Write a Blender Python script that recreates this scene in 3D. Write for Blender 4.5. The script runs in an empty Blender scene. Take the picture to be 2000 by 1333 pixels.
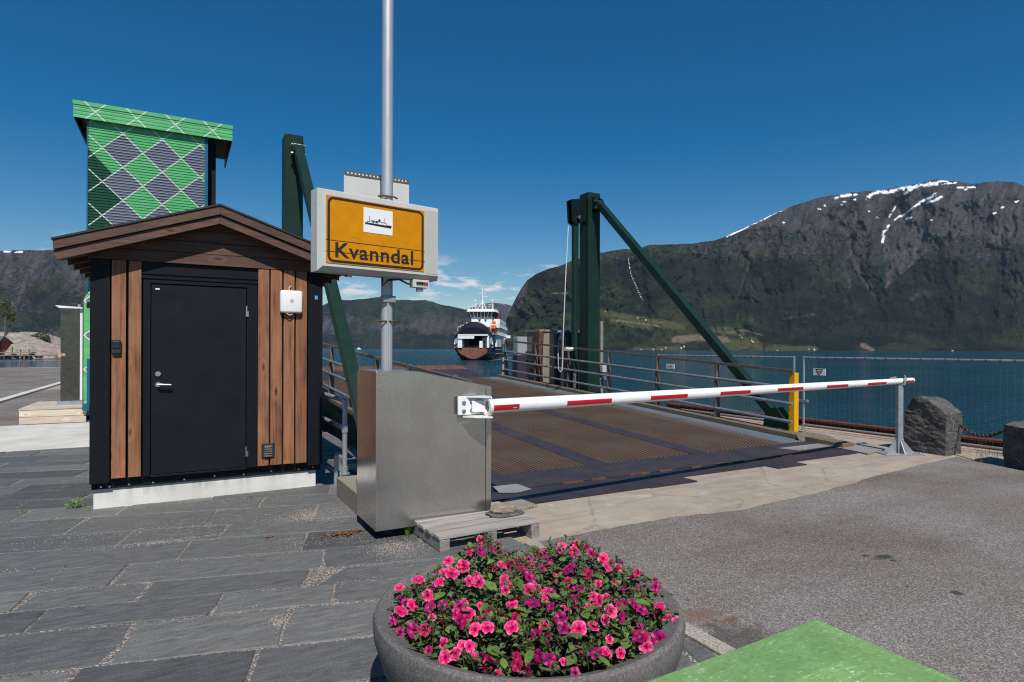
import bpy, bmesh, math, random
import numpy as np
from mathutils import Vector, Matrix
random.seed(7)
R = random.uniform
sc = bpy.context.scene
COL = sc.collection

# ------------------------------------------------------------------ camera, sky, sun, exposure
F = 1180.0; H = 1.7; YH = 682.0; YAW = math.radians(28.85); ROLL = math.radians(0.2)
FW = (math.sin(YAW), math.cos(YAW)); RT = (math.cos(YAW), -math.sin(YAW))
cam = bpy.data.objects.new('camera', bpy.data.cameras.new('camera')); COL.objects.link(cam)
cam.data.sensor_width = 36; cam.data.lens = 36 * F / 2000
cam.data.shift_y = (YH - 666.5) / 2000
cam.data.clip_start = 0.05; cam.data.clip_end = 40000
cam.location = (0, 0, H)
cam.rotation_euler = (Matrix.Rotation(-YAW, 4, 'Z') @ Matrix.Rotation(math.pi / 2, 4, 'X') @ Matrix.Rotation(ROLL, 4, 'Z')).to_euler()
sc.camera = cam
SUN_DIR = Vector((0.25, 1.0, -1.3)).normalized()
world = bpy.data.worlds.new('World'); sc.world = world; world.use_nodes = True
wn = world.node_tree; wn.nodes.clear()
sky = wn.nodes.new('ShaderNodeTexSky'); sky.sky_type = 'NISHITA'; sky.sun_disc = False
sky.sun_elevation = math.asin(-SUN_DIR.z); sky.sun_rotation = math.atan2(-SUN_DIR.x, -SUN_DIR.y)
sky.air_density = 1.0; sky.dust_density = 0.0; sky.ozone_density = 1.6; sky.altitude = 0
SKY_STRENGTH = 0.07
bg = wn.nodes.new('ShaderNodeBackground'); bg.inputs['Strength'].default_value = SKY_STRENGTH
wout = wn.nodes.new('ShaderNodeOutputWorld')
# fair-weather cumulus low over the far end of the fjord
def WN(t, **k):
    n = wn.nodes.new(t)
    for a, b in k.items(): setattr(n, a, b)
    return n
tc = WN('ShaderNodeTexCoord'); sep = WN('ShaderNodeSeparateXYZ')
wn.links.new(tc.outputs['Generated'], sep.inputs[0])
mp = WN('ShaderNodeMapping'); mp.inputs['Scale'].default_value = (8.5, 8.5, 30); mp.inputs['Location'].default_value = (1.0, 2.0, 0.5)
wn.links.new(tc.outputs['Generated'], mp.inputs[0])
nz = WN('ShaderNodeTexNoise'); nz.inputs['Scale'].default_value = 1.6; nz.inputs['Detail'].default_value = 7; nz.inputs['Roughness'].default_value = 0.58
wn.links.new(mp.outputs[0], nz.inputs['Vector'])
cr = WN('ShaderNodeValToRGB'); cr.color_ramp.elements[0].position = 0.55; cr.color_ramp.elements[1].position = 0.66
wn.links.new(nz.outputs['Fac'], cr.inputs[0])
band = WN('ShaderNodeValToRGB')
e = band.color_ramp.elements; e[0].position = 0.068; e[0].color = (0, 0, 0, 1); e[1].position = 0.155; e[1].color = (0, 0, 0, 1)
a = e.new(0.095); a.color = (1, 1, 1, 1); a = e.new(0.122); a.color = (0.95, 0.95, 0.95, 1)
wn.links.new(sep.outputs['Z'], band.inputs[0])
mul = WN('ShaderNodeMath', operation='MULTIPLY')
wn.links.new(cr.outputs[0], mul.inputs[0]); wn.links.new(band.outputs[0], mul.inputs[1])
mixc = WN('ShaderNodeMixRGB'); mixc.inputs[2].default_value = (10.5, 10.3, 10.6, 1)
hs = WN('ShaderNodeHueSaturation'); hs.inputs['Saturation'].default_value = 1.6   # clear polarised northern sky
wn.links.new(sky.outputs[0], hs.inputs['Color'])
wn.links.new(mul.outputs[0], mixc.inputs[0]); wn.links.new(hs.outputs[0], mixc.inputs[1])
wn.links.new(mixc.outputs[0], bg.inputs['Color']); wn.links.new(bg.outputs[0], wout.inputs[0])
sun = bpy.data.objects.new('sun', bpy.data.lights.new('sun', 'SUN')); COL.objects.link(sun)
sun.data.energy = 4.6; sun.data.angle = math.radians(0.53); sun.data.color = (1.0, 0.955, 0.89)
sun.rotation_euler = SUN_DIR.to_track_quat('-Z', 'Y').to_euler(); sun.location = (0, 0, 60)
sc.view_settings.view_transform = 'Standard'; sc.view_settings.look = 'None'
sc.view_settings.gamma = 1; sc.view_settings.use_curve_mapping = False
sc.view_settings.exposure = 0.15
sc.render.engine = 'CYCLES'
sc.cycles.use_denoising = True; sc.cycles.denoising_prefilter = "NONE"; sc.cycles.pixel_filter_type = 'BLACKMAN_HARRIS'; sc.cycles.filter_width = 1.15; sc.cycles.max_bounces = 6; sc.cycles.volume_bounces = 0
sc.cycles.sample_clamp_indirect = 2.5; sc.cycles.sample_clamp_direct = 12; sc.cycles.caustics_reflective = False; sc.cycles.caustics_refractive = False

# ------------------------------------------------------------------ helpers
def ray(px, py):
    u = (px - 1000) / F; v = -(py - YH) / F
    c, s = math.cos(ROLL), math.sin(ROLL)
    u, v = u * c - v * s, u * s + v * c
    return (FW[0] + u * RT[0], FW[1] + u * RT[1], v)
def P(px, py, X=None, Y=None, Z=None, D=None):
    """the place in the world seen at a photograph position, on a plane X=, Y= or Z= or at depth D"""
    r = ray(px, py)
    d = D if D is not None else X / r[0] if X is not None else Y / r[1] if Y is not None else (Z - H) / r[2]
    return Vector((r[0] * d, r[1] * d, H + r[2] * d))
def pxof(p):
    d = p[0] * FW[0] + p[1] * FW[1]; s = p[0] * RT[0] + p[1] * RT[1]
    return 1000 + F * s / d
def frame(origin, ax):
    """matrix of a local frame turned by heading: local x along (ax), local y to its left, z up"""
    x = Vector((ax[0], ax[1], 0)).normalized(); y = Vector((-x.y, x.x, 0)); z = Vector((0, 0, 1))
    m = Matrix((x, y, z)).transposed().to_4x4(); m.translation = Vector(origin)
    return m
WLOC = {}
def setp(o, label=None, cat=None, group=None, kind=None):
    if label: o['label'] = label
    if cat: o['category'] = cat
    if group: o['group'] = group
    if kind: o['kind'] = kind
    return o
def empty(name, loc, label, cat, group=None):
    o = bpy.data.objects.new(name, None); COL.objects.link(o); o.location = loc; o.empty_display_size = 0.1
    WLOC[o.name] = Vector(loc)
    return setp(o, label, cat, group)
def link(name, me, loc, parent=None):
    o = bpy.data.objects.new(name, me); COL.objects.link(o)
    loc = Vector(loc); WLOC[o.name] = loc
    if parent is not None:
        o.parent = parent; o.location = loc - WLOC[parent.name]
    else:
        o.location = loc
    return o
def copy_tree(o, loc, parent=None):
    c = o.copy(); COL.objects.link(c); c.location = loc
    if parent is not None: c.parent = parent
    for ch in o.children: copy_tree(ch, ch.location, c)
    return c
class MB:
    def __init__(s, M=None): s.v = []; s.f = []; s.M = M
    def pt(s, p):
        p = Vector(p)
        s.v.append(tuple(s.M @ p) if s.M else tuple(p)); return len(s.v) - 1
    def face(s, pts): s.f.append([s.pt(p) for p in pts]); return s
    def prism(s, poly, off):
        off = Vector(off); n = len(poly)
        a = [s.pt(p) for p in poly]; b = [s.pt(Vector(p) + off) for p in poly]
        s.f.append(a[::-1]); s.f.append(b)
        for i in range(n):
            j = (i + 1) % n; s.f.append([a[i], a[j], b[j], b[i]])
        return s
    def box(s, x0, x1, y0, y1, z0, z1):
        return s.prism([(x0, y0, z0), (x1, y0, z0), (x1, y1, z0), (x0, y1, z0)], (0, 0, z1 - z0))
    def bar(s, p, q, w, h=None, up=(0, 0, 1), w2=None, h2=None):
        p, q = Vector(p), Vector(q); h = h or w; w2 = w2 or w; h2 = h2 or h
        d = (q - p).normalized(); u = Vector(up)
        if abs(d.dot(u)) > 0.99: u = Vector((0, 1, 0))
        r = d.cross(u).normalized(); u = r.cross(d)
        def ring(c, w, h): return [s.pt(c + r * (a * w / 2) + u * (b * h / 2)) for a, b in ((-1, -1), (1, -1), (1, 1), (-1, 1))]
        a = ring(p, w, h); b = ring(q, w2, h2)
        s.f.append(a[::-1]); s.f.append(b)
        for i in range(4): s.f.append([a[i], a[(i + 1) % 4], b[(i + 1) % 4], b[i]])
        return s
    def tube(s, path, r, n=10, r2=None, cap=True):
        path = [Vector(p) for p in path]; rings = []; prev = None
        for i, p in enumerate(path):
            d = ((path[min(i + 1, len(path) - 1)] - path[max(i - 1, 0)])).normalized()
            u = prev if prev is not None else (Vector((0, 0, 1)) if abs(d.z) < 0.9 else Vector((0, 1, 0)))
            x = d.cross(u)
            if x.length < 1e-4: x = d.cross(Vector((1, 0, 0)))
            x.normalize(); y = x.cross(d).normalized(); prev = y
            rr = r if r2 is None else r + (r2 - r) * i / (len(path) - 1)
            rings.append([s.pt(p + x * rr * math.cos(2 * math.pi * k / n) + y * rr * math.sin(2 * math.pi * k / n)) for k in range(n)])
        for a, b in zip(rings, rings[1:]):
            for k in range(n): s.f.append([a[k], b[k], b[(k + 1) % n], a[(k + 1) % n]])
        if cap: s.f.append(rings[0]); s.f.append(rings[-1][::-1])
        return s
    def lathe(s, prof, c, n=48):
        rings = [[s.pt((c[0] + r * math.cos(2 * math.pi * k / n), c[1] + r * math.sin(2 * math.pi * k / n), z)) for k in range(n)] for r, z in prof]
        for a, b in zip(rings, rings[1:]):
            for k in range(n): s.f.append([a[k], a[(k + 1) % n], b[(k + 1) % n], b[k]])
        return s
    def loft(s, rings, closed=True, cap=True):
        ids = [[s.pt(p) for p in r] for r in rings]; n = len(ids[0])
        for a, b in zip(ids, ids[1:]):
            for k in range(n if closed else n - 1): s.f.append([a[k], a[(k + 1) % n], b[(k + 1) % n], b[k]])
        if cap and closed: s.f.append(ids[0][::-1]); s.f.append(ids[-1])
        return s
    def build(s, name, mat, parent=None, smooth=False, bevel=0, seg=2, world0=False):
        v = np.array(s.v); c = Vector((0, 0, 0)) if world0 else Vector((v.min(0) + v.max(0)) / 2)
        me = bpy.data.meshes.new(name); me.from_pydata([tuple(Vector(p) - c) for p in s.v], [], s.f)
        bm = bmesh.new(); bm.from_mesh(me)
        bmesh.ops.recalc_face_normals(bm, faces=bm.faces)
        if bevel:
            ed = [e for e in bm.edges if len(e.link_faces) == 2 and e.calc_face_angle(0) > 0.5]
            bmesh.ops.bevel(bm, geom=ed, offset=bevel, segments=seg, profile=0.5, affect='EDGES', clamp_overlap=True)
        bm.to_mesh(me); bm.free()
        if smooth:
            me.polygons.foreach_set('use_smooth', [True] * len(me.polygons))
            try: me.set_sharp_from_angle(angle=math.radians(38))
            except Exception: pass
        me.materials.append(mat)
        return link(name, me, c, parent)
def box(name, mat, parent, x0, x1, y0, y1, z0, z1, bevel=0, M=None):
    return MB(M).box(x0, x1, y0, y1, z0, z1).build(name, mat, parent, bevel=bevel)

# numpy value noise
def _hash(ix, iy, seed):
    h = (ix.astype(np.int64) * 374761393 + iy.astype(np.int64) * 668265263 + seed * 1274126177) & 0x7fffffff
    h = ((h ^ (h >> 13)) * 1274126177) & 0x7fffffff
    return ((h ^ (h >> 16)) & 0xffff) / 65535.0
def vnoise(x, y, seed=0):
    ix = np.floor(x); iy = np.floor(y); fx = x - ix; fy = y - iy
    fx = fx * fx * (3 - 2 * fx); fy = fy * fy * (3 - 2 * fy)
    a = _hash(ix, iy, seed); b = _hash(ix + 1, iy, seed); c = _hash(ix, iy + 1, seed); d = _hash(ix + 1, iy + 1, seed)
    return (a * (1 - fx) + b * fx) * (1 - fy) + (c * (1 - fx) + d * fx) * fy
def fbm(x, y, seed=0, oct=5, gain=0.5):
    t = 0; amp = 1; tot = 0
    for i in range(oct):
        t = t + amp * vnoise(x * 2 ** i, y * 2 ** i, seed + i); tot += amp; amp *= gain
    return t / tot - 0.5

# ------------------------------------------------------------------ materials
class NT:
    def __init__(s, name):
        m = bpy.data.materials.new(name); m.use_nodes = True; s.m = m; s.t = m.node_tree; s.t.nodes.clear()
        s.out = s.n('ShaderNodeOutputMaterial'); s.b = s.n('ShaderNodeBsdfPrincipled'); s.l(s.b.outputs[0], s.out.inputs[0])
    def n(s, t, **k):
        n = s.t.nodes.new(t)
        for a, b in k.items(): setattr(n, a, b)
        return n
    def l(s, a, b): s.t.links.new(a, b)
    def set(s, **k):
        for a, v in k.items():
            i = s.b.inputs[a.replace('_', ' ')]
            if hasattr(v, 'is_linked') or hasattr(v, 'links'): s.l(v, i)
            else: i.default_value = (*v, 1) if isinstance(v, tuple) and len(v) == 3 else v
    def coord(s, scale=(1, 1, 1), rnd=True, kind='Object', rot=(0, 0, 0)):
        tc = s.n('ShaderNodeTexCoord'); o = tc.outputs[kind]
        if rnd:
            oi = s.n('ShaderNodeObjectInfo'); mu = s.n('ShaderNodeMath', operation='MULTIPLY'); mu.inputs[1].default_value = 37.0
            s.l(oi.outputs['Random'], mu.inputs[0]); ad = s.n('ShaderNodeVectorMath', operation='ADD')
            s.l(o, ad.inputs[0]); s.l(mu.outputs[0], ad.inputs[1]); o = ad.outputs[0]
        mp = s.n('ShaderNodeMapping'); mp.inputs['Scale'].default_value = scale; mp.inputs['Rotation'].default_value = rot
        s.l(o, mp.inputs[0]); return mp.outputs[0]
    def noise(s, vec, scale, detail=4, rough=0.55, dist=0):
        n = s.n('ShaderNodeTexNoise'); n.inputs['Scale'].default_value = scale; n.inputs['Detail'].default_value = detail
        n.inputs['Roughness'].default_value = rough; n.inputs['Distortion'].default_value = dist
        s.l(vec, n.inputs['Vector']); return n.outputs['Fac']
    def vor(s, vec, scale, feature='F1', out='Distance', rand=1):
        n = s.n('ShaderNodeTexVoronoi', feature=feature); n.inputs['Scale'].default_value = scale; n.inputs['Randomness'].default_value = rand
        s.l(vec, n.inputs['Vector']); return n.outputs[out]
    def ramp(s, fac, *stops):
        n = s.n('ShaderNodeValToRGB'); e = n.color_ramp.elements
        while len(e) < len(stops): e.new(0.5)
        for el, (p, c) in zip(e, stops):
            el.position = p; el.color = (c, c, c, 1) if isinstance(c, (int, float)) else (*c, 1)
        s.l(fac, n.inputs[0]); return n.outputs[0]
    def mix(s, f, a, b, blend='MIX'):
        n = s.n('ShaderNodeMixRGB', blend_type=blend)
        for i, v in zip(n.inputs, (f, a, b)):
            if isinstance(v, (int, float)): i.default_value = v if i.type == 'VALUE' else (v, v, v, 1)
            elif isinstance(v, tuple): i.default_value = (*v, 1)
            else: s.l(v, i)
        return n.outputs[0]
    def math(s, op, a, b=0.0, clamp=False):
        n = s.n('ShaderNodeMath', operation=op); n.use_clamp = clamp
        for i, v in zip(n.inputs, (a, b)):
            if isinstance(v, (int, float)): i.default_value = v
            else: s.l(v, i)
        return n.outputs[0]
    def bump(s, h, strength=0.3, dist=0.01, prev=None):
        n = s.n('ShaderNodeBump'); n.inputs['Strength'].default_value = strength; n.inputs['Distance'].default_value = dist
        s.l(h, n.inputs['Height'])
        if prev is not None: s.l(prev, n.inputs['Normal'])
        s.l(n.outputs[0], s.b.inputs['Normal']); return n.outputs[0]
    def xyz(s, vec):
        n = s.n('ShaderNodeSeparateXYZ'); s.l(vec, n.inputs[0]); return n.outputs
def mul(c, k): return tuple(x * k for x in c)
def plain(name, col, rough=0.55, metal=0.0, var=0.15, scale=6, bump=0.0, bscale=60, bd=0.004, dirt=None, stretch=(1, 1, 1), objvar=0, spec=0.4):
    t = NT(name); v = t.coord(stretch)
    c = t.mix(t.ramp(t.noise(v, scale, 5, 0.6), (0.3, 0), (0.7, 1)), mul(col, 1 - var), mul(col, 1 + var))
    if dirt: c = t.mix(t.ramp(t.noise(v, scale * 0.6, 8, 0.7), (0.52, 0), (0.72, 0.85)), c, dirt)
    if objvar:
        oi = t.n('ShaderNodeObjectInfo'); c = t.mix(1.0, c, t.ramp(oi.outputs['Random'], (0, 1 - objvar), (1, 1 + objvar)), 'MULTIPLY')
    t.set(Base_Color=c, Metallic=metal); t.b.inputs['Specular IOR Level'].default_value = spec
    t.set(Roughness=t.ramp(t.noise(v, scale * 2.3, 3), (0.25, max(0.03, rough - 0.1)), (0.75, min(1, rough + 0.1))))
    if bump: t.bump(t.noise(v, bscale, 4, 0.6), bump, bd)
    return t.m
def wood(name, col, axis='z', dark=0.45, knots=True, weather=None):
    t = NT(name); st = {'z': (17, 17, 0.7), 'x': (0.7, 17, 17), 'y': (17, 0.7, 17)}[axis]; st2 = {'z': (7, 7, 2.6), 'x': (2.6, 7, 7), 'y': (7, 2.6, 7)}[axis]
    v = t.coord(st); v2 = t.coord(st2)
    kn = t.vor(v2, 0.9); 
    g = t.noise(v, 2.2, 6, 0.65, 0.6); g2 = t.noise(v2, 1.0, 3)
    c = t.mix(t.ramp(g, (0.36, 0), (0.64, 1)), mul(col, dark), mul(col, 1.35))
    c = t.mix(t.ramp(g2, (0.35, 0.0), (0.7, 0.6)), c, weather or mul(col, 1.5))
    oi = t.n('ShaderNodeObjectInfo'); c = t.mix(1.0, c, t.ramp(oi.outputs['Random'], (0, 0.78), (1, 1.15)), 'MULTIPLY')
    if knots: c = t.mix(t.ramp(kn, (0.12, 0.0), (0.19, 0.5), (0.28, 0.0)), c, mul(col, 1.8)); c = t.mix(t.ramp(kn, (0.05, 0.9), (0.13, 0.0)), c, mul(col, 0.16))
    t.set(Base_Color=c, Roughness=0.68); t.bump(g, 0.35, 0.004); return t.m

MT = {}
MT['white_paint'] = plain('white_paint', (0.74, 0.745, 0.74), 0.38, var=0.03)
MT['boom_white'] = plain('boom_white', (0.80, 0.80, 0.79), 0.32, var=0.03, dirt=(0.72, 0.71, 0.69))
MT['red'] = plain('red_film', (0.46, 0.012, 0.02), 0.35, var=0.08)
MT['cream_alu'] = plain('sign_housing_paint', (0.56, 0.56, 0.53), 0.42, var=0.04)
MT['panel_grey'] = plain('sign_grey_panel', (0.46, 0.455, 0.42), 0.5, var=0.04)
MT['yellow_sign'] = plain('sign_yellow', (0.60, 0.235, 0.003), 0.5, var=0.09, scale=9, spec=0.15)
MT['black'] = plain('black_print', (0.018, 0.017, 0.018), 0.5, var=0.1)
MT['rubber'] = plain('black_rubber', (0.022, 0.022, 0.024), 0.75, var=0.2, bump=0.3)
MT['yellow_paint'] = plain('yellow_paint', (0.72, 0.36, 0.006), 0.4, var=0.06, dirt=(0.55, 0.27, 0.02))
MT['charcoal'] = plain('charcoal_panel', (0.0075, 0.0085, 0.0115), 0.5, var=0.10, bump=0.03, spec=0.18)
MT['charcoal_door'] = plain('charcoal_door_paint', (0.0095, 0.0115, 0.0155), 0.45, var=0.08, scale=3, spec=0.2)
MT['roof_felt'] = plain('dark_roof_felt', (0.02, 0.021, 0.025), 0.6, var=0.2, bump=0.2)
MT['galv'] = plain('galvanised_steel', (0.36, 0.385, 0.41), 0.48, 0.55, var=0.16, scale=11, bump=0.05)
MT['galv_pole'] = plain('galvanised_pole', (0.46, 0.475, 0.50), 0.5, 0.45, var=0.10, scale=7, stretch=(1, 1, 0.2))
MT['old_rail'] = plain('worn_handrail_steel', (0.15, 0.125, 0.105), 0.6, 0.3, var=0.3, scale=7, dirt=(0.11, 0.06, 0.035), bump=0.1)
MT['rail_pipe'] = plain('grey_blue_pipe', (0.24, 0.27, 0.31), 0.45, 0.45, var=0.2, scale=6, dirt=(0.20, 0.17, 0.15))
MT['chrome'] = plain('brushed_chrome', (0.62, 0.62, 0.62), 0.25, 1.0, var=0.05)
MT['green_steel'] = plain('dark_green_steel', (0.0075, 0.026, 0.018), 0.42, var=0.14, scale=2.2, dirt=(0.012, 0.034, 0.024), bump=0.03, spec=0.25)
MT['green_dark'] = plain('black_green_steel', (0.004, 0.011, 0.009), 0.45, var=0.2, spec=0.2)
MT['rust'] = plain('rusted_steel', (0.125, 0.055, 0.032), 0.8, var=0.5, scale=7, dirt=(0.05, 0.028, 0.02), bump=0.4, bscale=30)
MT['beam_rust'] = plain('rusty_edge_beam', (0.11, 0.036, 0.018), 0.8, var=0.5, scale=4, dirt=(0.05, 0.022, 0.015), bump=0.3, bscale=30)
MT['blue_steel'] = plain('blue_frame_paint', (0.006, 0.10, 0.17), 0.4, var=0.1)
MT['plank_pale'] = wood('pale_fresh_plank', (0.50, 0.42, 0.33), 'x', 0.75, True, (0.58, 0.50, 0.41))
MT['pallet_wood'] = wood('weathered_pallet_wood', (0.29, 0.265, 0.24), 'x', 0.62, False, (0.37, 0.345, 0.32))
MT['pallet_wood_y'] = wood('weathered_bearer_wood', (0.20, 0.18, 0.16), 'y', 0.6, True, (0.27, 0.245, 0.22))
MT['board'] = wood('brown_cladding_board', (0.225, 0.085, 0.036), 'z', 0.36, True, (0.34, 0.165, 0.085))
MT['board_x'] = wood('brown_fascia_board', (0.088, 0.042, 0.026), 'x', 0.42, True, (0.135, 0.070, 0.045))
MT['board_y'] = wood('brown_soffit_board', (0.12, 0.055, 0.03), 'y', 0.5, False)
MT['router'] = plain('white_plastic', (0.80, 0.80, 0.80), 0.4, var=0.02)
MT['glass_dark'] = plain('dark_glazing', (0.02, 0.025, 0.03), 0.12, var=0.1)
MT['snow_white'] = plain('ship_white', (0.78, 0.785, 0.79), 0.45, var=0.04, scale=0.5)
MT['ship_navy'] = plain('ship_navy', (0.012, 0.014, 0.026), 0.42, var=0.2, scale=0.4)
MT['ship_grey'] = plain('ship_grey', (0.32, 0.34, 0.37), 0.5, var=0.1, scale=0.4)
MT['ship_rust'] = plain('ship_rusty_bow_door', (0.17, 0.062, 0.035), 0.75, var=0.6, scale=0.7, dirt=(0.045, 0.03, 0.03), stretch=(1, 1, 0.4))
MT['orange'] = plain('orange_lifeboat', (0.75, 0.16, 0.03), 0.4, var=0.05)
MT['rope_white'] = plain('white_rope', (0.55, 0.53, 0.49), 0.8, var=0.1, scale=60)
MT['rope_blue'] = plain('blue_rope', (0.006, 0.045, 0.11), 0.8, var=0.3, scale=60)
MT['rope_green'] = plain('green_rope', (0.03, 0.22, 0.17), 0.8, var=0.2, scale=60)
MT['soil'] = plain('potting_soil', (0.028, 0.018, 0.012), 0.95, var=0.5, scale=40, bump=0.8, bscale=70, bd=0.02)
MT['dry'] = plain('dry_leaves', (0.19, 0.085, 0.035), 0.85, var=0.4, scale=30)
MT['steel_plate'] = plain('dark_steel_plate', (0.046, 0.036, 0.042), 0.55, 0.25, var=0.3, scale=2.5, dirt=(0.075, 0.045, 0.035), bump=0.06)
MT['steel_blue'] = plain('worn_purple_steel', (0.037, 0.032, 0.040), 0.65, 0.1, var=0.25, scale=3, dirt=(0.07, 0.052, 0.046))
MT['plate_grey'] = plain('worn_grey_plate', (0.34, 0.33, 0.31), 0.5, 0.3, var=0.2, scale=4, dirt=(0.22, 0.13, 0.08))
MT['house_white'] = plain('house_white', (0.75, 0.74, 0.71), 0.6, var=0.05)
MT['house_far'] = plain('weathered_house', (0.50, 0.48, 0.45), 0.6, var=0.1)
MT['house_red'] = plain('boathouse_red', (0.12, 0.025, 0.02), 0.7, var=0.2)
MT['slate_roof'] = plain('grey_slate_roof', (0.10, 0.11, 0.115), 0.6, var=0.2)
MT['tag_blue'] = plain('blue_label', (0.10, 0.33, 0.50), 0.4, var=0.1)

def concrete(name, col, stain=None, streak=False, fine=1.0, cracks=False, speck=0.75):
    t = NT(name); v = t.coord(rnd=False)
    c = t.mix(t.ramp(t.noise(v, 1.3, 7, 0.65), (0.32, 0), (0.68, 1)), mul(col, 0.78), mul(col, 1.16))
    c = t.mix(t.ramp(t.noise(v, 90 * fine, 3, 0.7), (0.40, speck), (0.6, 0.0)), c, mul(col, 0.45)); c = t.mix(t.ramp(t.noise(v, 120 * fine, 2, 0.6), (0.56, 0.0), (0.66, speck * .66)), c, mul(col, 1.7))
    if stain: c = t.mix(t.ramp(t.noise(v, 0.9, 8, 0.7, 0.5), (0.5, 0), (0.72, 0.75)), c, stain)
    if cracks:
        ck = t.vor(t.coord((1, 1.6, 1), rnd=False), 0.55, 'DISTANCE_TO_EDGE'); wv = t.math('ADD', ck, t.math('MULTIPLY', t.math('SUBTRACT', t.noise(v, 6, 5, 0.7), 0.5), 0.10))
        c = t.mix(t.ramp(wv, (0.0, 0.45), (0.006, 0.2), (0.014, 0)), c, mul(col, 0.35))
        c = t.mix(t.ramp(t.noise(t.coord((0.5, 2.4, 1), rnd=False), 2.2, 8, 0.72, 0.8), (0.46, 0), (0.62, 0.7)), c, mul(col, 0.60))
        c = t.mix(t.ramp(t.noise(v, 3.6, 6, 0.7), (0.58, 0), (0.7, 0.6)), c, mul(col, 1.28))
    if streak:
        v2 = t.coord((9, 9, 0.5), rnd=False); z = t.xyz(t.coord(rnd=False))[2]
        m = t.math('MULTIPLY', t.ramp(t.noise(v2, 1.2, 5, 0.6), (0.42, 0), (0.7, 0.85)), t.ramp(z, (-0.08, 0.25), (0.10, 1)))
        c = t.mix(m, c, mul(col, 0.42))
    t.set(Base_Color=c, Roughness=0.85); b = t.bump(t.noise(v, 70 * fine, 5, 0.7), 0.35, 0.006)
    return t.m
MT['plinth'] = concrete('whitewashed_concrete', (0.72, 0.705, 0.665), streak=True, speck=0.12)
MT['concrete'] = concrete('quay_concrete', (0.40, 0.335, 0.262), (0.31, 0.225, 0.15), cracks=True, speck=0.5)
MT['concrete_old'] = concrete('weathered_concrete', (0.30, 0.265, 0.21), (0.18, 0.15, 0.11))
MT['pad'] = concrete('pale_concrete_pad', (0.60, 0.575, 0.53), (0.47, 0.43, 0.37), speck=0.3)
MT['kerb_strip'] = concrete('kerb_concrete', (0.37, 0.33, 0.275), fine=0.7)
MT['planter'] = concrete('planter_concrete', (0.150, 0.140, 0.134), (0.105, 0.097, 0.090), fine=0.85)

MT['perforated'] = plain('perforated_strip', (0.10, 0.10, 0.085), 0.6, var=0.2)
MT['ramp_edge'] = concrete('ramp_edge_steel', (0.17, 0.128, 0.092), (0.10, 0.065, 0.042))
def slate():
    t = NT('slate_paving'); v = t.coord((1.2, 4.5, 4.5), rot=(0, 0, math.radians(15))); v0 = t.coord()
    oi = t.n('ShaderNodeObjectInfo')
    base = t.ramp(oi.outputs['Random'], (0, (0.080, 0.083, 0.087)), (0.3, (0.122, 0.125, 0.126)), (0.7, (0.154, 0.156, 0.153)), (1, (0.20, 0.197, 0.187)))
    g = t.noise(v, 5.5, 8, 0.68, 0.4); g2 = t.noise(v, 1.7, 5, 0.6)
    c = t.mix(t.ramp(g, (0.3, 0), (0.72, 1)), t.mix(1.0, base, 0.62, 'MULTIPLY'), t.mix(1.0, base, 1.25, 'MULTIPLY'))
    c = t.mix(t.ramp(g2, (0.45, 0), (0.75, 0.5)), c, (0.15, 0.145, 0.135))
    sp = t.vor(v0, 55); c = t.mix(t.math('MULTIPLY', t.ramp(sp, (0.05, 0.95), (0.13, 0.0)), t.ramp(t.noise(v0, 3.2, 3), (0.45, 0), (0.6, 1))), c, (0.42, 0.39, 0.36))
    c = t.mix(t.ramp(t.noise(v0, 130, 2), (0.4, 0.35), (0.6, 0)), c, (0.03, 0.035, 0.04))
    t.set(Base_Color=c, Roughness=t.ramp(g, (0.3, 0.5), (0.7, 0.72)))
    b = t.bump(g, 0.9, 0.009); b2 = t.bump(t.noise(v0, 150, 3), 0.3, 0.002, b); t.b.inputs['Specular IOR Level'].default_value = 0.3; return t.m
MT['slate'] = slate()
def gravel():
    t = NT('crushed_stone'); v = t.coord(rnd=False)
    vn = t.n('ShaderNodeTexVoronoi'); vn.inputs['Scale'].default_value = 75; t.l(v, vn.inputs['Vector'])
    hue = t.xyz(vn.outputs['Color'])[0]
    c = t.ramp(hue, (0, (0.15, 0.132, 0.118)), (0.4, (0.27, 0.235, 0.205)), (0.75, (0.36, 0.31, 0.27)), (1, (0.50, 0.46, 0.43)))
    c = t.mix(t.ramp(vn.outputs['Distance'], (0.35, 0), (0.65, 0.75)), c, (0.05, 0.042, 0.036))
    c = t.mix(t.ramp(t.noise(v, 2.1, 4), (0.56, 0), (0.66, 0.6)), c, (0.07, 0.065, 0.03))
    t.set(Base_Color=c, Roughness=0.9); t.bump(t.math('SUBTRACT', 1.0, vn.outputs['Distance']), 0.8, 0.008); return t.m
MT['gravel'] = gravel()
MT['pebble'] = plain('pebble', (0.33, 0.285, 0.25), 0.9, var=0.4, scale=30)
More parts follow.
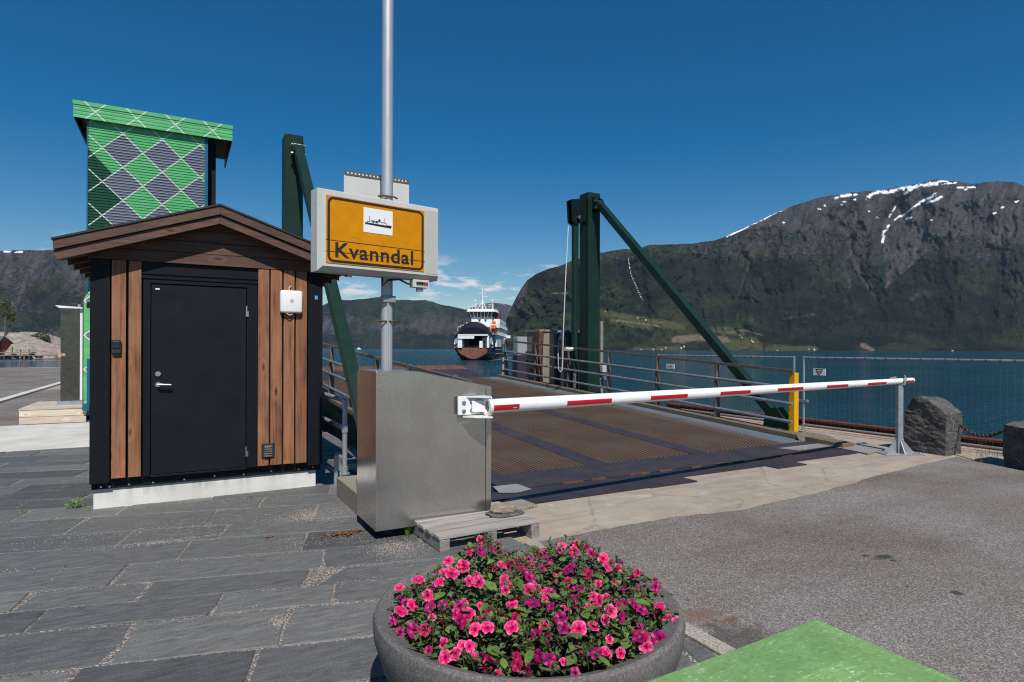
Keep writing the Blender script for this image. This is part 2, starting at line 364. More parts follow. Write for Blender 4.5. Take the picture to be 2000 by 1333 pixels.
def asphalt(name, dark=False):
    t = NT(name); v = t.coord(rnd=False)
    vn = t.n('ShaderNodeTexVoronoi'); vn.inputs['Scale'].default_value = 105; t.l(v, vn.inputs['Vector'])
    h = t.xyz(vn.outputs['Color'])[1]
    c = t.ramp(h, (0, (0.115, 0.105, 0.098)), (0.3, (0.185, 0.166, 0.152)), (0.65, (0.238, 0.214, 0.197)), (0.92, (0.30, 0.272, 0.25)), (1, (0.43, 0.40, 0.375)))
    c = t.mix(t.ramp(vn.outputs['Distance'], (0.4, 0), (0.75, 0.55)), c, (0.055, 0.05, 0.046))
    c = t.mix(t.ramp(t.noise(v, 0.45, 6, 0.62, 0.4), (0.42, 0), (0.62, 0.9)), c, t.mix(1.0, c, (0.74, 0.66, 0.58), 'MULTIPLY')); c = t.mix(t.ramp(t.noise(t.coord((0.25, 1.3, 1), rnd=False, rot=(0, 0, -.35)), 1.4, 6, 0.7), (0.5, 0), (0.68, 0.55)), c, t.mix(1.0, c, (0.70, 0.64, 0.58), 'MULTIPLY'))
    c = t.mix(t.ramp(t.noise(v, 0.33, 5, 0.6), (0.5, 0), (0.7, 0.6)), c, t.mix(1.0, c, 1.25, 'MULTIPLY'))
    xy = v
    def spot(c, at, rad, col, st=0.85, sq=(1, 1), edge=0.5):
        s = t.n('ShaderNodeVectorMath', operation='SUBTRACT'); t.l(xy, s.inputs[0]); s.inputs[1].default_value = (*at, 0)
        m = t.n('ShaderNodeVectorMath', operation='MULTIPLY'); t.l(s.outputs[0], m.inputs[0]); m.inputs[1].default_value = (sq[0] / rad, sq[1] / rad, 0)
        ln = t.n('ShaderNodeVectorMath', operation='LENGTH'); t.l(m.outputs[0], ln.inputs[0])
        d = t.math('ADD', ln.outputs['Value'], t.math('MULTIPLY', t.math('SUBTRACT', t.noise(v, 9, 5, 0.7), 0.5), 2.4))
        return t.mix(t.ramp(d, (edge, st), (1.0, 0)), c, col)
    if not dark:
        for px, py, r, sq in ((1725, 1090, .12, (1, 2.2)), (1690, 1087, .05, (1, 1.5)), (1665, 1074, .035, (1, 2)), (1868, 1160, .07, (1, 1.6)), (1772, 1148, .03, (1, 2)), (1537, 1041, .03, (1, 2)), (1745, 1097, .05, (1, 2))):
            p = P(px, py, Z=0.02); c = spot(c, (p.x, p.y), r, (0.018, 0.018, 0.018), 0.85, sq)
        p = P(1372, 1203, Z=0.02); c = spot(c, (p.x, p.y), 0.24, (0.17, 0.075, 0.04), 0.75, (1.0, 1.7), 0.05); p = P(1425, 1213, Z=0.02); c = spot(c, (p.x, p.y), 0.06, (0.24, 0.06, 0.02), 0.6, (.6, 2.2), 0.1)
        p = P(1450, 1255, Z=0.02); c = spot(c, (p.x, p.y), 0.34, (0.05, 0.042, 0.036), 0.7, (1.1, 1.2), 0.4)
    t.set(Base_Color=c, Roughness=0.88); t.bump(t.math('SUBTRACT', 1.0, vn.outputs['Distance']), 0.55, 0.006); return t.m
MT['asphalt'] = asphalt('worn_asphalt'); MT['road'] = asphalt('road_asphalt', True)

def stainless(name, grime=True):
    t = NT(name); v = t.coord(rnd=False); vs = t.coord((1.2, 1.2, 30), rnd=False)
    c = t.mix(t.ramp(t.noise(v, 2.2, 6, 0.6), (0.3, 0), (0.7, 1)), (0.50, 0.475, 0.44), (0.62, 0.59, 0.55))
    c = t.mix(t.ramp(t.noise(v, 210, 2, 0.6), (0.52, 0), (0.68, 0.3)), c, (0.36, 0.33, 0.29)); c = t.mix(t.ramp(t.noise(t.coord((40, 40, 0.7), rnd=False), 1.6, 3), (0.3, 0.0), (0.7, 0.3)), c, (0.62, 0.60, 0.57))
    if grime:
        v3 = t.coord((2.2, 2.2, 7), rnd=False); c = t.mix(t.ramp(t.noise(v3, 1.5, 4), (0.64, 0), (0.78, 0.4)), c, (0.22, 0.205, 0.185))
    t.set(Base_Color=c, Metallic=0.9, Roughness=t.ramp(t.noise(v, 3, 4), (0.3, 0.17), (0.7, 0.29)))
    t.bump(t.noise(v, 1.8, 2), 0.06, 0.03); return t.m
MT['stainless'] = stainless('brushed_stainless'); MT['stainless_tall'] = plain('stainless_cabinet_steel', (0.17, 0.16, 0.15), 0.2, 1.0, var=0.08, scale=3, bump=0.02, bscale=3)

def grating():
    t = NT('expanded_metal_grating'); v = t.coord(rnd=False); x, y, z = t.xyz(v)
    px_, py_ = 0.055, 0.031
    u = t.math('DIVIDE', x, px_); w = t.math('DIVIDE', y, py_)
    a = t.math('PINGPONG', t.math('ADD', u, w), 1.0); b = t.math('PINGPONG', t.math('SUBTRACT', u, w), 1.0)
    hole = t.math('MINIMUM', a, b); holem = t.ramp(hole, (0.36, 0), (0.5, 1))
    c = t.mix(t.ramp(t.noise(v, 0.8, 6, 0.65), (0.35, 0), (0.65, 1)), (0.092, 0.056, 0.036), (0.125, 0.088, 0.066))
    bl = t.math('ADD', x, t.math('MULTIPLY', t.math('SUBTRACT', t.noise(v, 1.6, 5), 0.5), 0.55))
    c = t.mix(t.ramp(t.math('MULTIPLY', t.math('ADD', bl, -1.1), 1.0), (0.0, 0), (0.55, 0.85)), c, (0.155, 0.185, 0.21)) if False else c
    c = t.mix(holem, c, (0.012, 0.009, 0.008))
    t.set(Base_Color=c, Roughness=0.8, Metallic=0.0); t.b.inputs['Specular IOR Level'].default_value = 0.15; t.bump(t.math('SUBTRACT', 1.0, holem), 0.9, 0.012); return t.m
MT['grating'] = grating()
def grating_worn():
    t = NT('worn_grating_strip'); v = t.coord(rnd=False); x, y, z = t.xyz(v)
    u = t.math('DIVIDE', x, 0.055); w = t.math('DIVIDE', y, 0.031)
    hole = t.math('MINIMUM', t.math('PINGPONG', t.math('ADD', u, w), 1.0), t.math('PINGPONG', t.math('SUBTRACT', u, w), 1.0)); holem = t.ramp(hole, (0.4, 0), (0.55, 0.75))
    k = t.ramp(t.math('ADD', x, t.math('MULTIPLY', t.math('SUBTRACT', t.noise(t.coord((1, 0.45, 1), rnd=False), 2.2, 6, 0.65), 0.5), 1.1)), (-0.25, 0), (0.1, 1)) if False else t.ramp(t.math('ADD', t.math('MULTIPLY', x, 0.8), t.math('ADD', t.noise(t.coord((1.2, 0.4, 1), rnd=False), 2.2, 6, 0.65), 0.0)), (0.35, 0), (0.6, 1))
    c = t.mix(k, (0.130, 0.082, 0.055), (0.165, 0.205, 0.24)); c = t.mix(holem, c, (0.02, 0.017, 0.016))
    t.set(Base_Color=c, Roughness=0.65, Metallic=0.25); t.bump(t.math('SUBTRACT', 1.0, holem), 0.7, 0.01); return t.m
MT['grating_worn'] = grating_worn()
def tread():
    t = NT('perforated_tread_plate'); v = t.coord(rnd=False)
    d = t.vor(v, 30, rand=0.0); m = t.ramp(d, (0.22, 1), (0.34, 0))
    c = t.mix(m, (0.34, 0.31, 0.27), (0.10, 0.07, 0.045)); c = t.mix(t.ramp(t.noise(v, 5, 4), (0.5, 0), (0.7, 0.6)), c, (0.24, 0.17, 0.11))
    t.set(Base_Color=c, Roughness=0.6, Metallic=0.3); t.bump(m, 0.6, 0.006); return t.m
MT['tread'] = tread()

def argyle(name, allgreen=False, ox=0.0, oz=0.0, umin=-0.5, wmax=1.5):
    t = NT(name); v = t.coord(rnd=False); x, y, z = t.xyz(v)
    hw, hh = 0.405, 0.395
    xo = t.math('ADD', x, ox); xo.node.label = 'OX'; zo = t.math('ADD', z, oz); zo.node.label = 'OZ'
    u = t.math('DIVIDE', xo, hw); w = t.math('DIVIDE', zo, hh)
    a = t.math('MULTIPLY', t.math('ADD', u, w), 0.5); b = t.math('MULTIPLY', t.math('SUBTRACT', u, w), 0.5)
    fa = t.math('FRACT', a); fb = t.math('FRACT', b)
    la = t.math('MINIMUM', fa, t.math('SUBTRACT', 1.0, fa)); lb = t.math('MINIMUM', fb, t.math('SUBTRACT', 1.0, fb))
    line = t.math('LESS_THAN', t.math('MINIMUM', la, lb), 0.020)
    green = t.mix(t.ramp(t.noise(t.coord((0.7, 1, 7), rnd=False), 1.6, 6, 0.6), (0.35, 0), (0.7, 1)), (0.085, 0.36, 0.125), (0.135, 0.47, 0.20))
    c = green
    if not allgreen:
        par = t.math('MODULO', t.math('ADD', t.math('ADD', t.math('FLOOR', a), t.math('FLOOR', b)), 100.0), 2.0)
        grey = t.mix(t.noise(t.coord((0.6, 1, 16), rnd=False), 1.5, 4), (0.028, 0.033, 0.045), (0.16, 0.18, 0.23)); zr_ = t.math('FRACT', t.math('DIVIDE', t.xyz(t.coord(rnd=False))[2], 0.066)); grey = t.mix(t.ramp(zr_, (0.0, 0), (0.12, 0.85), (0.40, 0)), grey, (0.36, 0.38, 0.45))  # pale stripe per corrugation: glossy rib highlights painted into the grey print
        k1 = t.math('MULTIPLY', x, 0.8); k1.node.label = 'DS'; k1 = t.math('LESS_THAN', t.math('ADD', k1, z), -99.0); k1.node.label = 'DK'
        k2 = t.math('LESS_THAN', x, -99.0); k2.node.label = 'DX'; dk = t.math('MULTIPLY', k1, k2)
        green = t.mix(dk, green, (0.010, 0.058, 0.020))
        uc = t.math('ADD', t.math('ADD', t.math('FLOOR', a), t.math('FLOOR', b)), 1.0); wc = t.math('SUBTRACT', t.math('FLOOR', a), t.math('FLOOR', b))
        par = t.math('MULTIPLY', par, t.math('GREATER_THAN', uc, umin)); par = t.math('MULTIPLY', par, t.math('LESS_THAN', wc, wmax))
        c = t.mix(par, green, grey)
    c = t.mix(line, c, (0.62, 0.66, 0.58))
    t.set(Base_Color=c, Roughness=0.28); t.b.inputs['Specular IOR Level'].default_value = 0.6; return t.m
MT['argyle'] = argyle('argyle_print', False, 0.0, 0.0); MT['argyle_green'] = argyle('green_argyle_print', True)
def fibreglass():
    t = NT('green_fibreglass'); v = t.coord(rnd=False); vs = t.coord((7, 30, 10), rnd=False, rot=(0, 0, 0.5)); vs2 = t.coord((34, 8, 10), rnd=False, rot=(0, 0, -0.35))
    c = t.mix(t.ramp(t.noise(v, 9, 6, 0.65), (0.3, 0), (0.7, 1)), (0.175, 0.325, 0.095), (0.25, 0.42, 0.145))
    f = t.math('MAXIMUM', t.ramp(t.noise(vs, 3.2, 3, 0.6), (0.60, 0), (0.67, 0.6)), t.ramp(t.noise(vs2, 2.6, 3, 0.6), (0.66, 0), (0.72, 0.45)))
    c = t.mix(f, c, (0.42, 0.60, 0.32)); sp = t.vor(vs, 4.2); c = t.mix(t.math('MULTIPLY', t.ramp(sp, (0.10, 1), (0.2, 0)), t.ramp(t.noise(v, 9, 3), (0.46, 0), (0.54, 1))), c, (0.74, 0.82, 0.66)); c = t.mix(t.ramp(t.noise(v, 70, 4, 0.7), (0.35, 0.5), (0.5, 0)), c, (0.11, 0.22, 0.06))
    t.set(Base_Color=c, Roughness=0.42); t.bump(t.noise(vs, 4, 4), 0.2, 0.003); return t.m
MT['fibreglass'] = fibreglass()
def stone(name, c0, c1, vein=True, sc=3.0):
    t = NT(name); v = t.coord((1, 1, 1.6))
    c = t.mix(t.ramp(t.noise(v, sc, 8, 0.7, 0.3), (0.3, 0), (0.7, 1)), c0, c1)
    if vein: c = t.mix(t.ramp(t.noise(t.coord((1, 1, 2.2)), 2.2, 3, 0.5, 1.6), (0.492, 0), (0.5, 0.75), (0.508, 0)), c, (0.33, 0.32, 0.30))
    t.set(Base_Color=c, Roughness=0.8); t.bump(t.noise(v, sc * 4, 8, 0.7), 0.8, 0.03); return t.m
MT['dark_stone'] = stone('dark_schist', (0.030, 0.029, 0.028), (0.115, 0.11, 0.102))
MT['tan_stone'] = stone('tan_granite', (0.22, 0.16, 0.10), (0.46, 0.38, 0.28), False, 9)
MT['slate_piece'] = stone('grey_slate_piece', (0.065, 0.072, 0.07), (0.14, 0.145, 0.14), False, 9)
MT['islet'] = stone('bare_coastal_rock', (0.12, 0.10, 0.085), (0.37, 0.315, 0.275), False, 0.5)
def foliage(name, c0, c1, sc=2.0):
    t = NT(name); oi = t.n('ShaderNodeObjectInfo'); v = t.coord()
    c = t.mix(t.ramp(t.noise(v, sc, 4), (0.3, 0), (0.7, 1)), c0, c1); c = t.mix(1.0, c, t.ramp(oi.outputs['Random'], (0, 0.75), (1, 1.25)), 'MULTIPLY')
    t.set(Base_Color=c, Roughness=0.55); t.b.inputs['Subsurface Weight'].default_value = 0.0
    tr = t.n('ShaderNodeBsdfTranslucent'); t.l(c, tr.inputs[0]); mx = t.n('ShaderNodeMixShader'); mx.inputs[0].default_value = 0.25
    t.l(t.b.outputs[0], mx.inputs[1]); t.l(tr.outputs[0], mx.inputs[2]); t.l(mx.outputs[0], t.out.inputs[0]); return t.m
MT['leaf'] = foliage('petunia_leaf', (0.075, 0.15, 0.022), (0.17, 0.27, 0.06), 6)
MT['leaf_mass'] = foliage('petunia_foliage', (0.055, 0.105, 0.022), (0.14, 0.20, 0.065), 9)
MT['tree_leaf'] = foliage('tree_leaf', (0.045, 0.065, 0.018), (0.10, 0.12, 0.035), 0.5)
MT['bush_leaf'] = foliage('bush_leaf', (0.05, 0.09, 0.012), (0.11, 0.16, 0.03), 0.5)
MT['weed'] = foliage('weed_green', (0.12, 0.24, 0.02), (0.24, 0.38, 0.06), 6)
MT['bark'] = plain('bark', (0.11, 0.09, 0.075), 0.9, var=0.3)
def petal(name, throat, mid, rim):
    t = NT(name); tc = t.n('ShaderNodeTexCoord'); ln = t.n('ShaderNodeVectorMath', operation='LENGTH'); t.l(tc.outputs['Object'], ln.inputs[0])
    r = t.math('ADD', t.math('MULTIPLY', ln.outputs['Value'], 27.0), t.math('MULTIPLY', t.math('SUBTRACT', t.noise(t.coord(), 60, 3), 0.5), 0.25))
    c = t.ramp(r, (0.1, throat), (0.38, mid), (0.72, mid), (1.0, rim))
    oi = t.n('ShaderNodeObjectInfo'); c = t.mix(1.0, c, t.ramp(oi.outputs['Random'], (0, 0.72), (1, 1.12)), 'MULTIPLY')
    t.set(Base_Color=c, Roughness=0.5)
    tr = t.n('ShaderNodeBsdfTranslucent'); t.l(c, tr.inputs[0]); mx = t.n('ShaderNodeMixShader'); mx.inputs[0].default_value = 0.3
    t.l(t.b.outputs[0], mx.inputs[1]); t.l(tr.outputs[0], mx.inputs[2]); t.l(mx.outputs[0], t.out.inputs[0]); return t.m
MT['petal_pink'] = petal('pink_petal', (0.25, 0.0, 0.04), (0.84, 0.010, 0.17), (0.90, 0.20, 0.42))
MT['petal_magenta'] = petal('magenta_petal', (0.04, 0.0, 0.02), (0.40, 0.002, 0.13), (0.50, 0.006, 0.19))
MT['petal_crimson'] = petal('crimson_petal', (0.08, 0.0, 0.02), (0.42, 0.004, 0.07), (0.55, 0.02, 0.13))
def water():
    t = NT('fjord_water'); v = t.coord(rnd=False, rot=(0, 0, 0.5)); vs = t.coord((0.55, 1.6, 1), rnd=False, rot=(0, 0, 0.5))
    t.set(Base_Color=t.mix(t.ramp(t.noise(t.coord((0.02, 0.05, 1), rnd=False), 1.0, 4), (0.35, 0), (0.65, 1)), (0.0015, 0.031, 0.050), (0.003, 0.054, 0.078)), Roughness=0.08, IOR=1.33)
    h = t.math('ADD', t.noise(vs, 0.55, 5, 0.62, 0.3), t.math('MULTIPLY', t.noise(vs, 2.4, 4, 0.6), 0.35))
    t.bump(h, 1.0, 0.75); return t.m
MT['water'] = water()

# ------------------------------------------------------------------ water, land, haze
WZ = -1.9
def disc(name, mat, r, z, n=64):
    return MB().face([(r * math.cos(2 * math.pi * k / n), r * math.sin(2 * math.pi * k / n), z) for k in range(n)]).build(name, mat)
setp(disc('water', MT['water'], 12500, WZ), kind='structure')
setp(disc('seabed', MT['concrete_old'], 12600, WZ - 6), kind='structure')
hz = bpy.data.materials.new('haze_air'); hz.use_nodes = True; hz.node_tree.nodes.clear()
ho = hz.node_tree.nodes.new('ShaderNodeOutputMaterial'); hv = hz.node_tree.nodes.new('ShaderNodeVolumePrincipled')
hv.inputs['Color'].default_value = (0.45, 0.66, 0.95, 1); hv.inputs['Density'].default_value = 1.5e-5
hz.node_tree.links.new(hv.outputs[0], ho.inputs['Volume'])
setp(MB().box(-13000, 13000, -13000, 13000, WZ - 7.5, 2100).build('haze', hz), kind='stuff')

quay = [(-80, -15), (12.4, -15), (12.4, 13), (10.45, 13), (10.45, 6.28), (3.0, 6.28), (3.0, 6.95), (1.62, 6.95), (1.62, 30), (-3, 64), (-80, 64)]
setp(MB().prism([(x, y, -6) for x, y in quay], (0, 0, 6)).build('quay', MT['concrete']), kind='structure')

def ragged(pts, step=0.06, amp=0.03, seed=3):
    out = []; rr = random.Random(seed); off = 0
    for (x0, y0), (x1, y1) in zip(pts, pts[1:]):
        L = math.hypot(x1 - x0, y1 - y0); n = max(1, int(L / step)); nx, ny = -(y1 - y0) / L, (x1 - x0) / L
        for i in range(n):
            off = off * 0.75 + rr.uniform(-amp, amp) * 0.6; t = i / n
            out.append((x0 + (x1 - x0) * t + nx * off, y0 + (y1 - y0) * t + ny * off))
    out.append(pts[-1]); return out
# asphalt towards the right, its far edge broken off against the concrete deck
edge = ragged([(2.72, 4.50)] + [tuple(P(a, b, Z=0.02).xy) for a, b in ((1065, 1057), (1130, 1044), (1200, 1032), (1300, 1014), (1400, 1003), (1464, 995), (1540, 977), (1600, 963), (1708, 932), (1800, 908), (1868, 893), (1900, 901), (1960, 913), (2010, 922))] + [(10.9, 2.6), (11.2, -14)], 0.05, 0.022)
apoly = edge + [(2.72, -14)]
setp(MB().prism([(x, y, 0.004) for x, y in apoly], (0, 0, 0.022)).build('asphalt', MT['asphalt'], world0=True), kind='structure')
setp(MB().box(2.60, 2.715, -14, 4.50, 0.003, 0.040).build('kerb', MT['kerb_strip'], bevel=0.006), kind='structure')
# gravel bed under the slate paving
setp(MB().box(-22, 2.598, -14, 12.4, 0.0, 0.0205).build('gravel_bed', MT['gravel'], world0=True), kind='structure')
setp(MB().box(-12, 1.6, 12.42, 16.4, 0.0, 0.03).build('concrete_pad', MT['pad'], bevel=0.005), kind='structure')
setp(MB().box(-78, -5.0, 16.42, 62, 0.0, 0.012).build('road', MT['road'], world0=True), kind='structure')
setp(MB().box(-4.98, -4.72, 16.42, 62, 0.0, 0.07).build('road_kerb', MT['pad'], bevel=0.006), kind='structure')
setp(MB().box(-4.70, 1.58, 16.42, 30, 0.0, 0.012).build('pavement', MT['asphalt'], world0=True), kind='structure')

# slate paving: every slab its own part
pav = empty('slate_paving', (-3, 5, 0), None, None); pav['kind'] = 'structure'
ang = math.radians(-14.8); e1 = Vector((math.cos(ang), math.sin(ang))); e2 = Vector((-math.sin(ang), math.cos(ang)))
def clip(poly, ax, lim, keep_less):
    out = []
    for i in range(len(poly)):
        a, b = poly[i], poly[(i + 1) % len(poly)]
        ia = (a[ax] <= lim) == keep_less; ib = (b[ax] <= lim) == keep_less
        if ia: out.append(a)
        if ia != ib:
            t = (lim - a[ax]) / (b[ax] - a[ax]); out.append(a + (b - a) * t)
    return out
rs = random.Random(11); slabs = []
v = -3.0
while v < 15.2:
    w = rs.choice([0.34, 0.40, 0.44, 0.47, 0.52, 0.58]); u = -22 - rs.random()
    while u < 9:
        L = rs.uniform(0.62, 1.4) * (0.8 + w * 0.6); g = 0.008
        j = lambda: rs.uniform(-0.011, 0.011)
        sk = rs.uniform(-0.022, 0.022)
        q = [e1 * (u + g + j()) + e2 * (v + g * 1.0 + j() * .7), e1 * (u + L - g + j()) + e2 * (v + g * 1.0 + j() * .7),
             e1 * (u + L - g + j() + sk) + e2 * (v + w - g * 1.0 + j() * .7), e1 * (u + g + j() + sk * 0) + e2 * (v + w - g * 1.0 + j() * .7)]
        u += L + sk * 0.4
        for ax, lim, less in ((0, 2.585, True), (1, 12.38, True), (0, -21.9, False), (1, -13.9, False)):
            if q: q = clip(q, ax, lim, less)
        if len(q) >= 3:
            c = sum(q, Vector((0, 0))) / len(q)
            ar = sum(a.x * b.y - b.x * a.y for a, b in zip(q, q[1:] + q[:1])) / 2
            if ar > 0.02 and not all(-0.77 < a.x < 1.45 and 7.6 < a.y < 9.7 for a in q): slabs.append((q, c))
    v += w
def slab_mesh(mb, q, c):
    # chipped outline: extra points along each edge, one corner sometimes knocked off
    pts = []
    for i in range(len(q)):
        a, b = q[i], q[(i + 1) % len(q)]; n = max(1, int((b - a).length / 0.16)); nr = Vector((b.y - a.y, a.x - b.x)).normalized()
        for k in range(n):
            p = a + (b - a) * (k / n)
            if k == 0: p = p + (c - p).normalized() * rs.choice([0.003, 0.006, 0.012, 0.03, 0.004])
            else: p = p + nr * rs.uniform(-0.008, 0.004)
            pts.append(p)
    z = 0.026 + rs.uniform(-0.004, 0.005); tx, ty = rs.uniform(-.004, .004), rs.uniform(-.004, .004)
    zz = lambda p: z + (p.x - c.x) * tx + (p.y - c.y) * ty
    bot = [mb.pt((p.x, p.y, 0.004)) for p in pts]; mid = [mb.pt((p.x, p.y, zz(p) - 0.006)) for p in pts]
    top = [mb.pt((*(p + (c - p).normalized() * 0.007), zz(p))) for p in pts]
    n = len(pts)
    for A, B in ((bot, mid), (mid, top)):
        for k in range(n): mb.f.append([A[k], A[(k + 1) % n], B[(k + 1) % n], B[k]])
    mb.f.append(top)
def inview(c):
    d = c.x * FW[0] + c.y * FW[1]
    return d > 0.9 and -420 < 1000 + F * (c.x * RT[0] + c.y * RT[1]) / d < 1800 and YH + F * 1.7 / d < 1650
vis = sorted([s for s in slabs if inview(s[1])], key=lambda s: s[1].x * FW[0] + s[1].y * FW[1])
for q, c in vis[:300]:
    m = MB(); slab_mesh(m, q, c); m.build('slab', MT['slate'], pav)
rest = MB(); near = {id(s) for s in vis[:300]}
for s in slabs:
    if id(s) not in near: slab_mesh(rest, *s)
setp(rest.build('further_slabs', MT['slate'], pav), kind='stuff')

# loose grit swept into heaps on the paving
gr = MB(); rg = random.Random(5)
def pebbles(cx, cy, sx, sy, n, z=0.03, r0=0.002, r1=0.006):
    for _ in range(n):
        x = cx + rg.gauss(0, sx); y = cy + rg.gauss(0, sy); r = rg.uniform(r0, r1)
        if x > 2.55: continue
        a = rg.uniform(0, 6.28); zt = z + r * 0.9
        b = [gr.pt((x + r * math.cos(a + k * 2.09), y + r * math.sin(a + k * 2.09), z - 0.002)) for k in range(3)]
        t = gr.pt((x + rg.uniform(-.3, .3) * r, y + rg.uniform(-.3, .3) * r, zt))
        for k in range(3): gr.f.append([b[k], b[(k + 1) % 3], t])
for (px, py, sx, sy, n) in ((640, 1003, .18, .16, 2600), (590, 1012, .2, .08, 500), (320, 1058, .24, .035, 420), (770, 1068, .13, .16, 1400), (545, 1215, .03, .05, 160), (660, 1050, .25, .1, 500), (250, 1040, .5, .12, 400)):
    p = P(px, py, Z=0.03); pebbles(p.x, p.y, sx, sy, n)
for _ in range(40):
    q, c = vis[rg.randrange(min(170, len(vis)))]; a = q[0]; b = q[1]; t = rg.random(); p = a + (b - a) * t; pebbles(p.x, p.y, 0.10, 0.03, 45)
setp(gr.build('scattered_grit', MT['pebble'], world0=True), kind='stuff')
dl = MB()
for (px, py, s, n) in ((660, 1046, .06, 60), (690, 1040, .05, 50), (525, 1050, .03, 14), (490, 972, .02, 14), (640, 1050, .1, 30)):
    p = P(px, py, Z=0.035)
    for _ in range(n):
        c = Vector((p.x + rg.gauss(0, s), p.y + rg.gauss(0, s * .6), 0.034 + rg.random() * 0.02)); a = Vector((rg.uniform(-1, 1), rg.uniform(-1, 1), rg.uniform(-.4, .4))) * 0.018
        b = Vector((-a.y, a.x, rg.uniform(-.01, .01))) * 0.5; dl.face([c - a, c + b, c + a, c - b])
setp(dl.build('dry_leaves', MT['dry'], world0=True), kind='stuff')

# ------------------------------------------------------------------ mountains
def mountain_mat():
    t = NT('mountain_side'); v = t.coord(rnd=False)
    at = t.n('ShaderNodeVertexColor', layer_name='cover'); ch = t.n('ShaderNodeSeparateColor'); t.l(at.outputs[0], ch.inputs[0])
    rock, snow, mead = ch.outputs[0], ch.outputs[1], ch.outputs[2]; soil = at.outputs['Alpha']
    n1 = t.noise(v, 0.0045, 8, 0.62); n2 = t.noise(v, 0.035, 6, 0.7); n3 = t.noise(v, 0.09, 3, 0.7)
    forest = t.mix(t.ramp(n2, (0.33, 0), (0.68, 1)), (0.0062, 0.0115, 0.0095), (0.021, 0.030, 0.0155))
    forest = t.mix(t.ramp(n1, (0.46, 0), (0.56, 0.8)), forest, t.mix(n2, (0.022, 0.031, 0.014), (0.040, 0.048, 0.020)))
    forest = t.mix(t.ramp(n3, (0.36, 0.6), (0.56, 0)), forest, (0.003, 0.007, 0.005))
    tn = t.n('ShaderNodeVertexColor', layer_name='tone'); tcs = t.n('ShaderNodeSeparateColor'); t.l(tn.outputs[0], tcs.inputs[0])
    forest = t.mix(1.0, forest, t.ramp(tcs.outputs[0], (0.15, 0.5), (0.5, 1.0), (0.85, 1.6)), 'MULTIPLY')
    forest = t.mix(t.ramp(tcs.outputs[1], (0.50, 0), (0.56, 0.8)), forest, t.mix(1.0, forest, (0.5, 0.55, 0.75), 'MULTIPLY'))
    rk = t.mix(t.ramp(n2, (0.3, 0), (0.7, 1)), (0.027, 0.0265, 0.030), (0.082, 0.077, 0.081))
    rk = t.mix(t.ramp(n1, (0.42, 0), (0.62, 0.7)), rk, (0.042, 0.035, 0.033))
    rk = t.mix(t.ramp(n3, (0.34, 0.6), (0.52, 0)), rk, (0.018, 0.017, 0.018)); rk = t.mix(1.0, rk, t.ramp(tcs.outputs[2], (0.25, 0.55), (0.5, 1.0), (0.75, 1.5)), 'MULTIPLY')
    md = t.mix(t.ramp(n2, (0.4, 0), (0.6, 1)), (0.040, 0.058, 0.020), (0.085, 0.078, 0.042))
    wob = t.math('MULTIPLY', t.math('SUBTRACT', n2, 0.5), 1.1)
    wob2 = t.math('MULTIPLY', t.math('SUBTRACT', n3, 0.5), 0.7)
    c = t.mix(t.ramp(t.math('ADD', t.math('ADD', rock, wob), wob2), (0.38, 0), (0.62, 1)), forest, rk)
    c = t.mix(t.ramp(t.math('ADD', mead, wob), (0.35, 0), (0.65, 0.9)), c, md)
    c = t.mix(t.ramp(t.math('ADD', soil, t.math('MULTIPLY', wob, 0.8)), (0.4, 0), (0.7, 0.9)), c, t.mix(n2, (0.10, 0.062, 0.05), (0.21, 0.15, 0.125)))
    c = t.mix(t.ramp(t.math('ADD', snow, t.math('MULTIPLY', t.math('SUBTRACT', n3, 0.5), 1.3)), (0.42, 0), (0.66, 1)), c, (0.78, 0.80, 0.84))
    t.set(Base_Color=c, Roughness=0.95); t.b.inputs['Specular IOR Level'].default_value = 0.1
    b = t.bump(n2, 0.7, 14.0); t.bump(n3, 0.6, 7.0, b); return t.m
MT['mountain'] = mountain_mat()
def dist_poly(px, py, pts):
    d = np.full(px.shape, 1e9)
    for (x0, y0), (x1, y1) in zip(pts, pts[1:]):
        L2 = (x1 - x0) ** 2 + (y1 - y0) ** 2 + 1e-9
        t = np.clip(((px - x0) * (x1 - x0) + (py - y0) * (y1 - y0)) / L2, 0, 1)
        d = np.minimum(d, np.hypot(px - x0 - t * (x1 - x0), py - y0 - t * (y1 - y0)))
    return d
def inside(px, py, poly):
    r = np.zeros(px.shape, bool)
    for (x0, y0), (x1, y1) in zip(poly, poly[1:] + poly[:1]):
        c = ((y0 > py) != (y1 > py)); r ^= c & (px < (x1 - x0) * (py - y0) / (y1 - y0 + 1e-12) + x0)
    return r
def soft(d, w): return np.clip(1 - d / w, 0, 1)
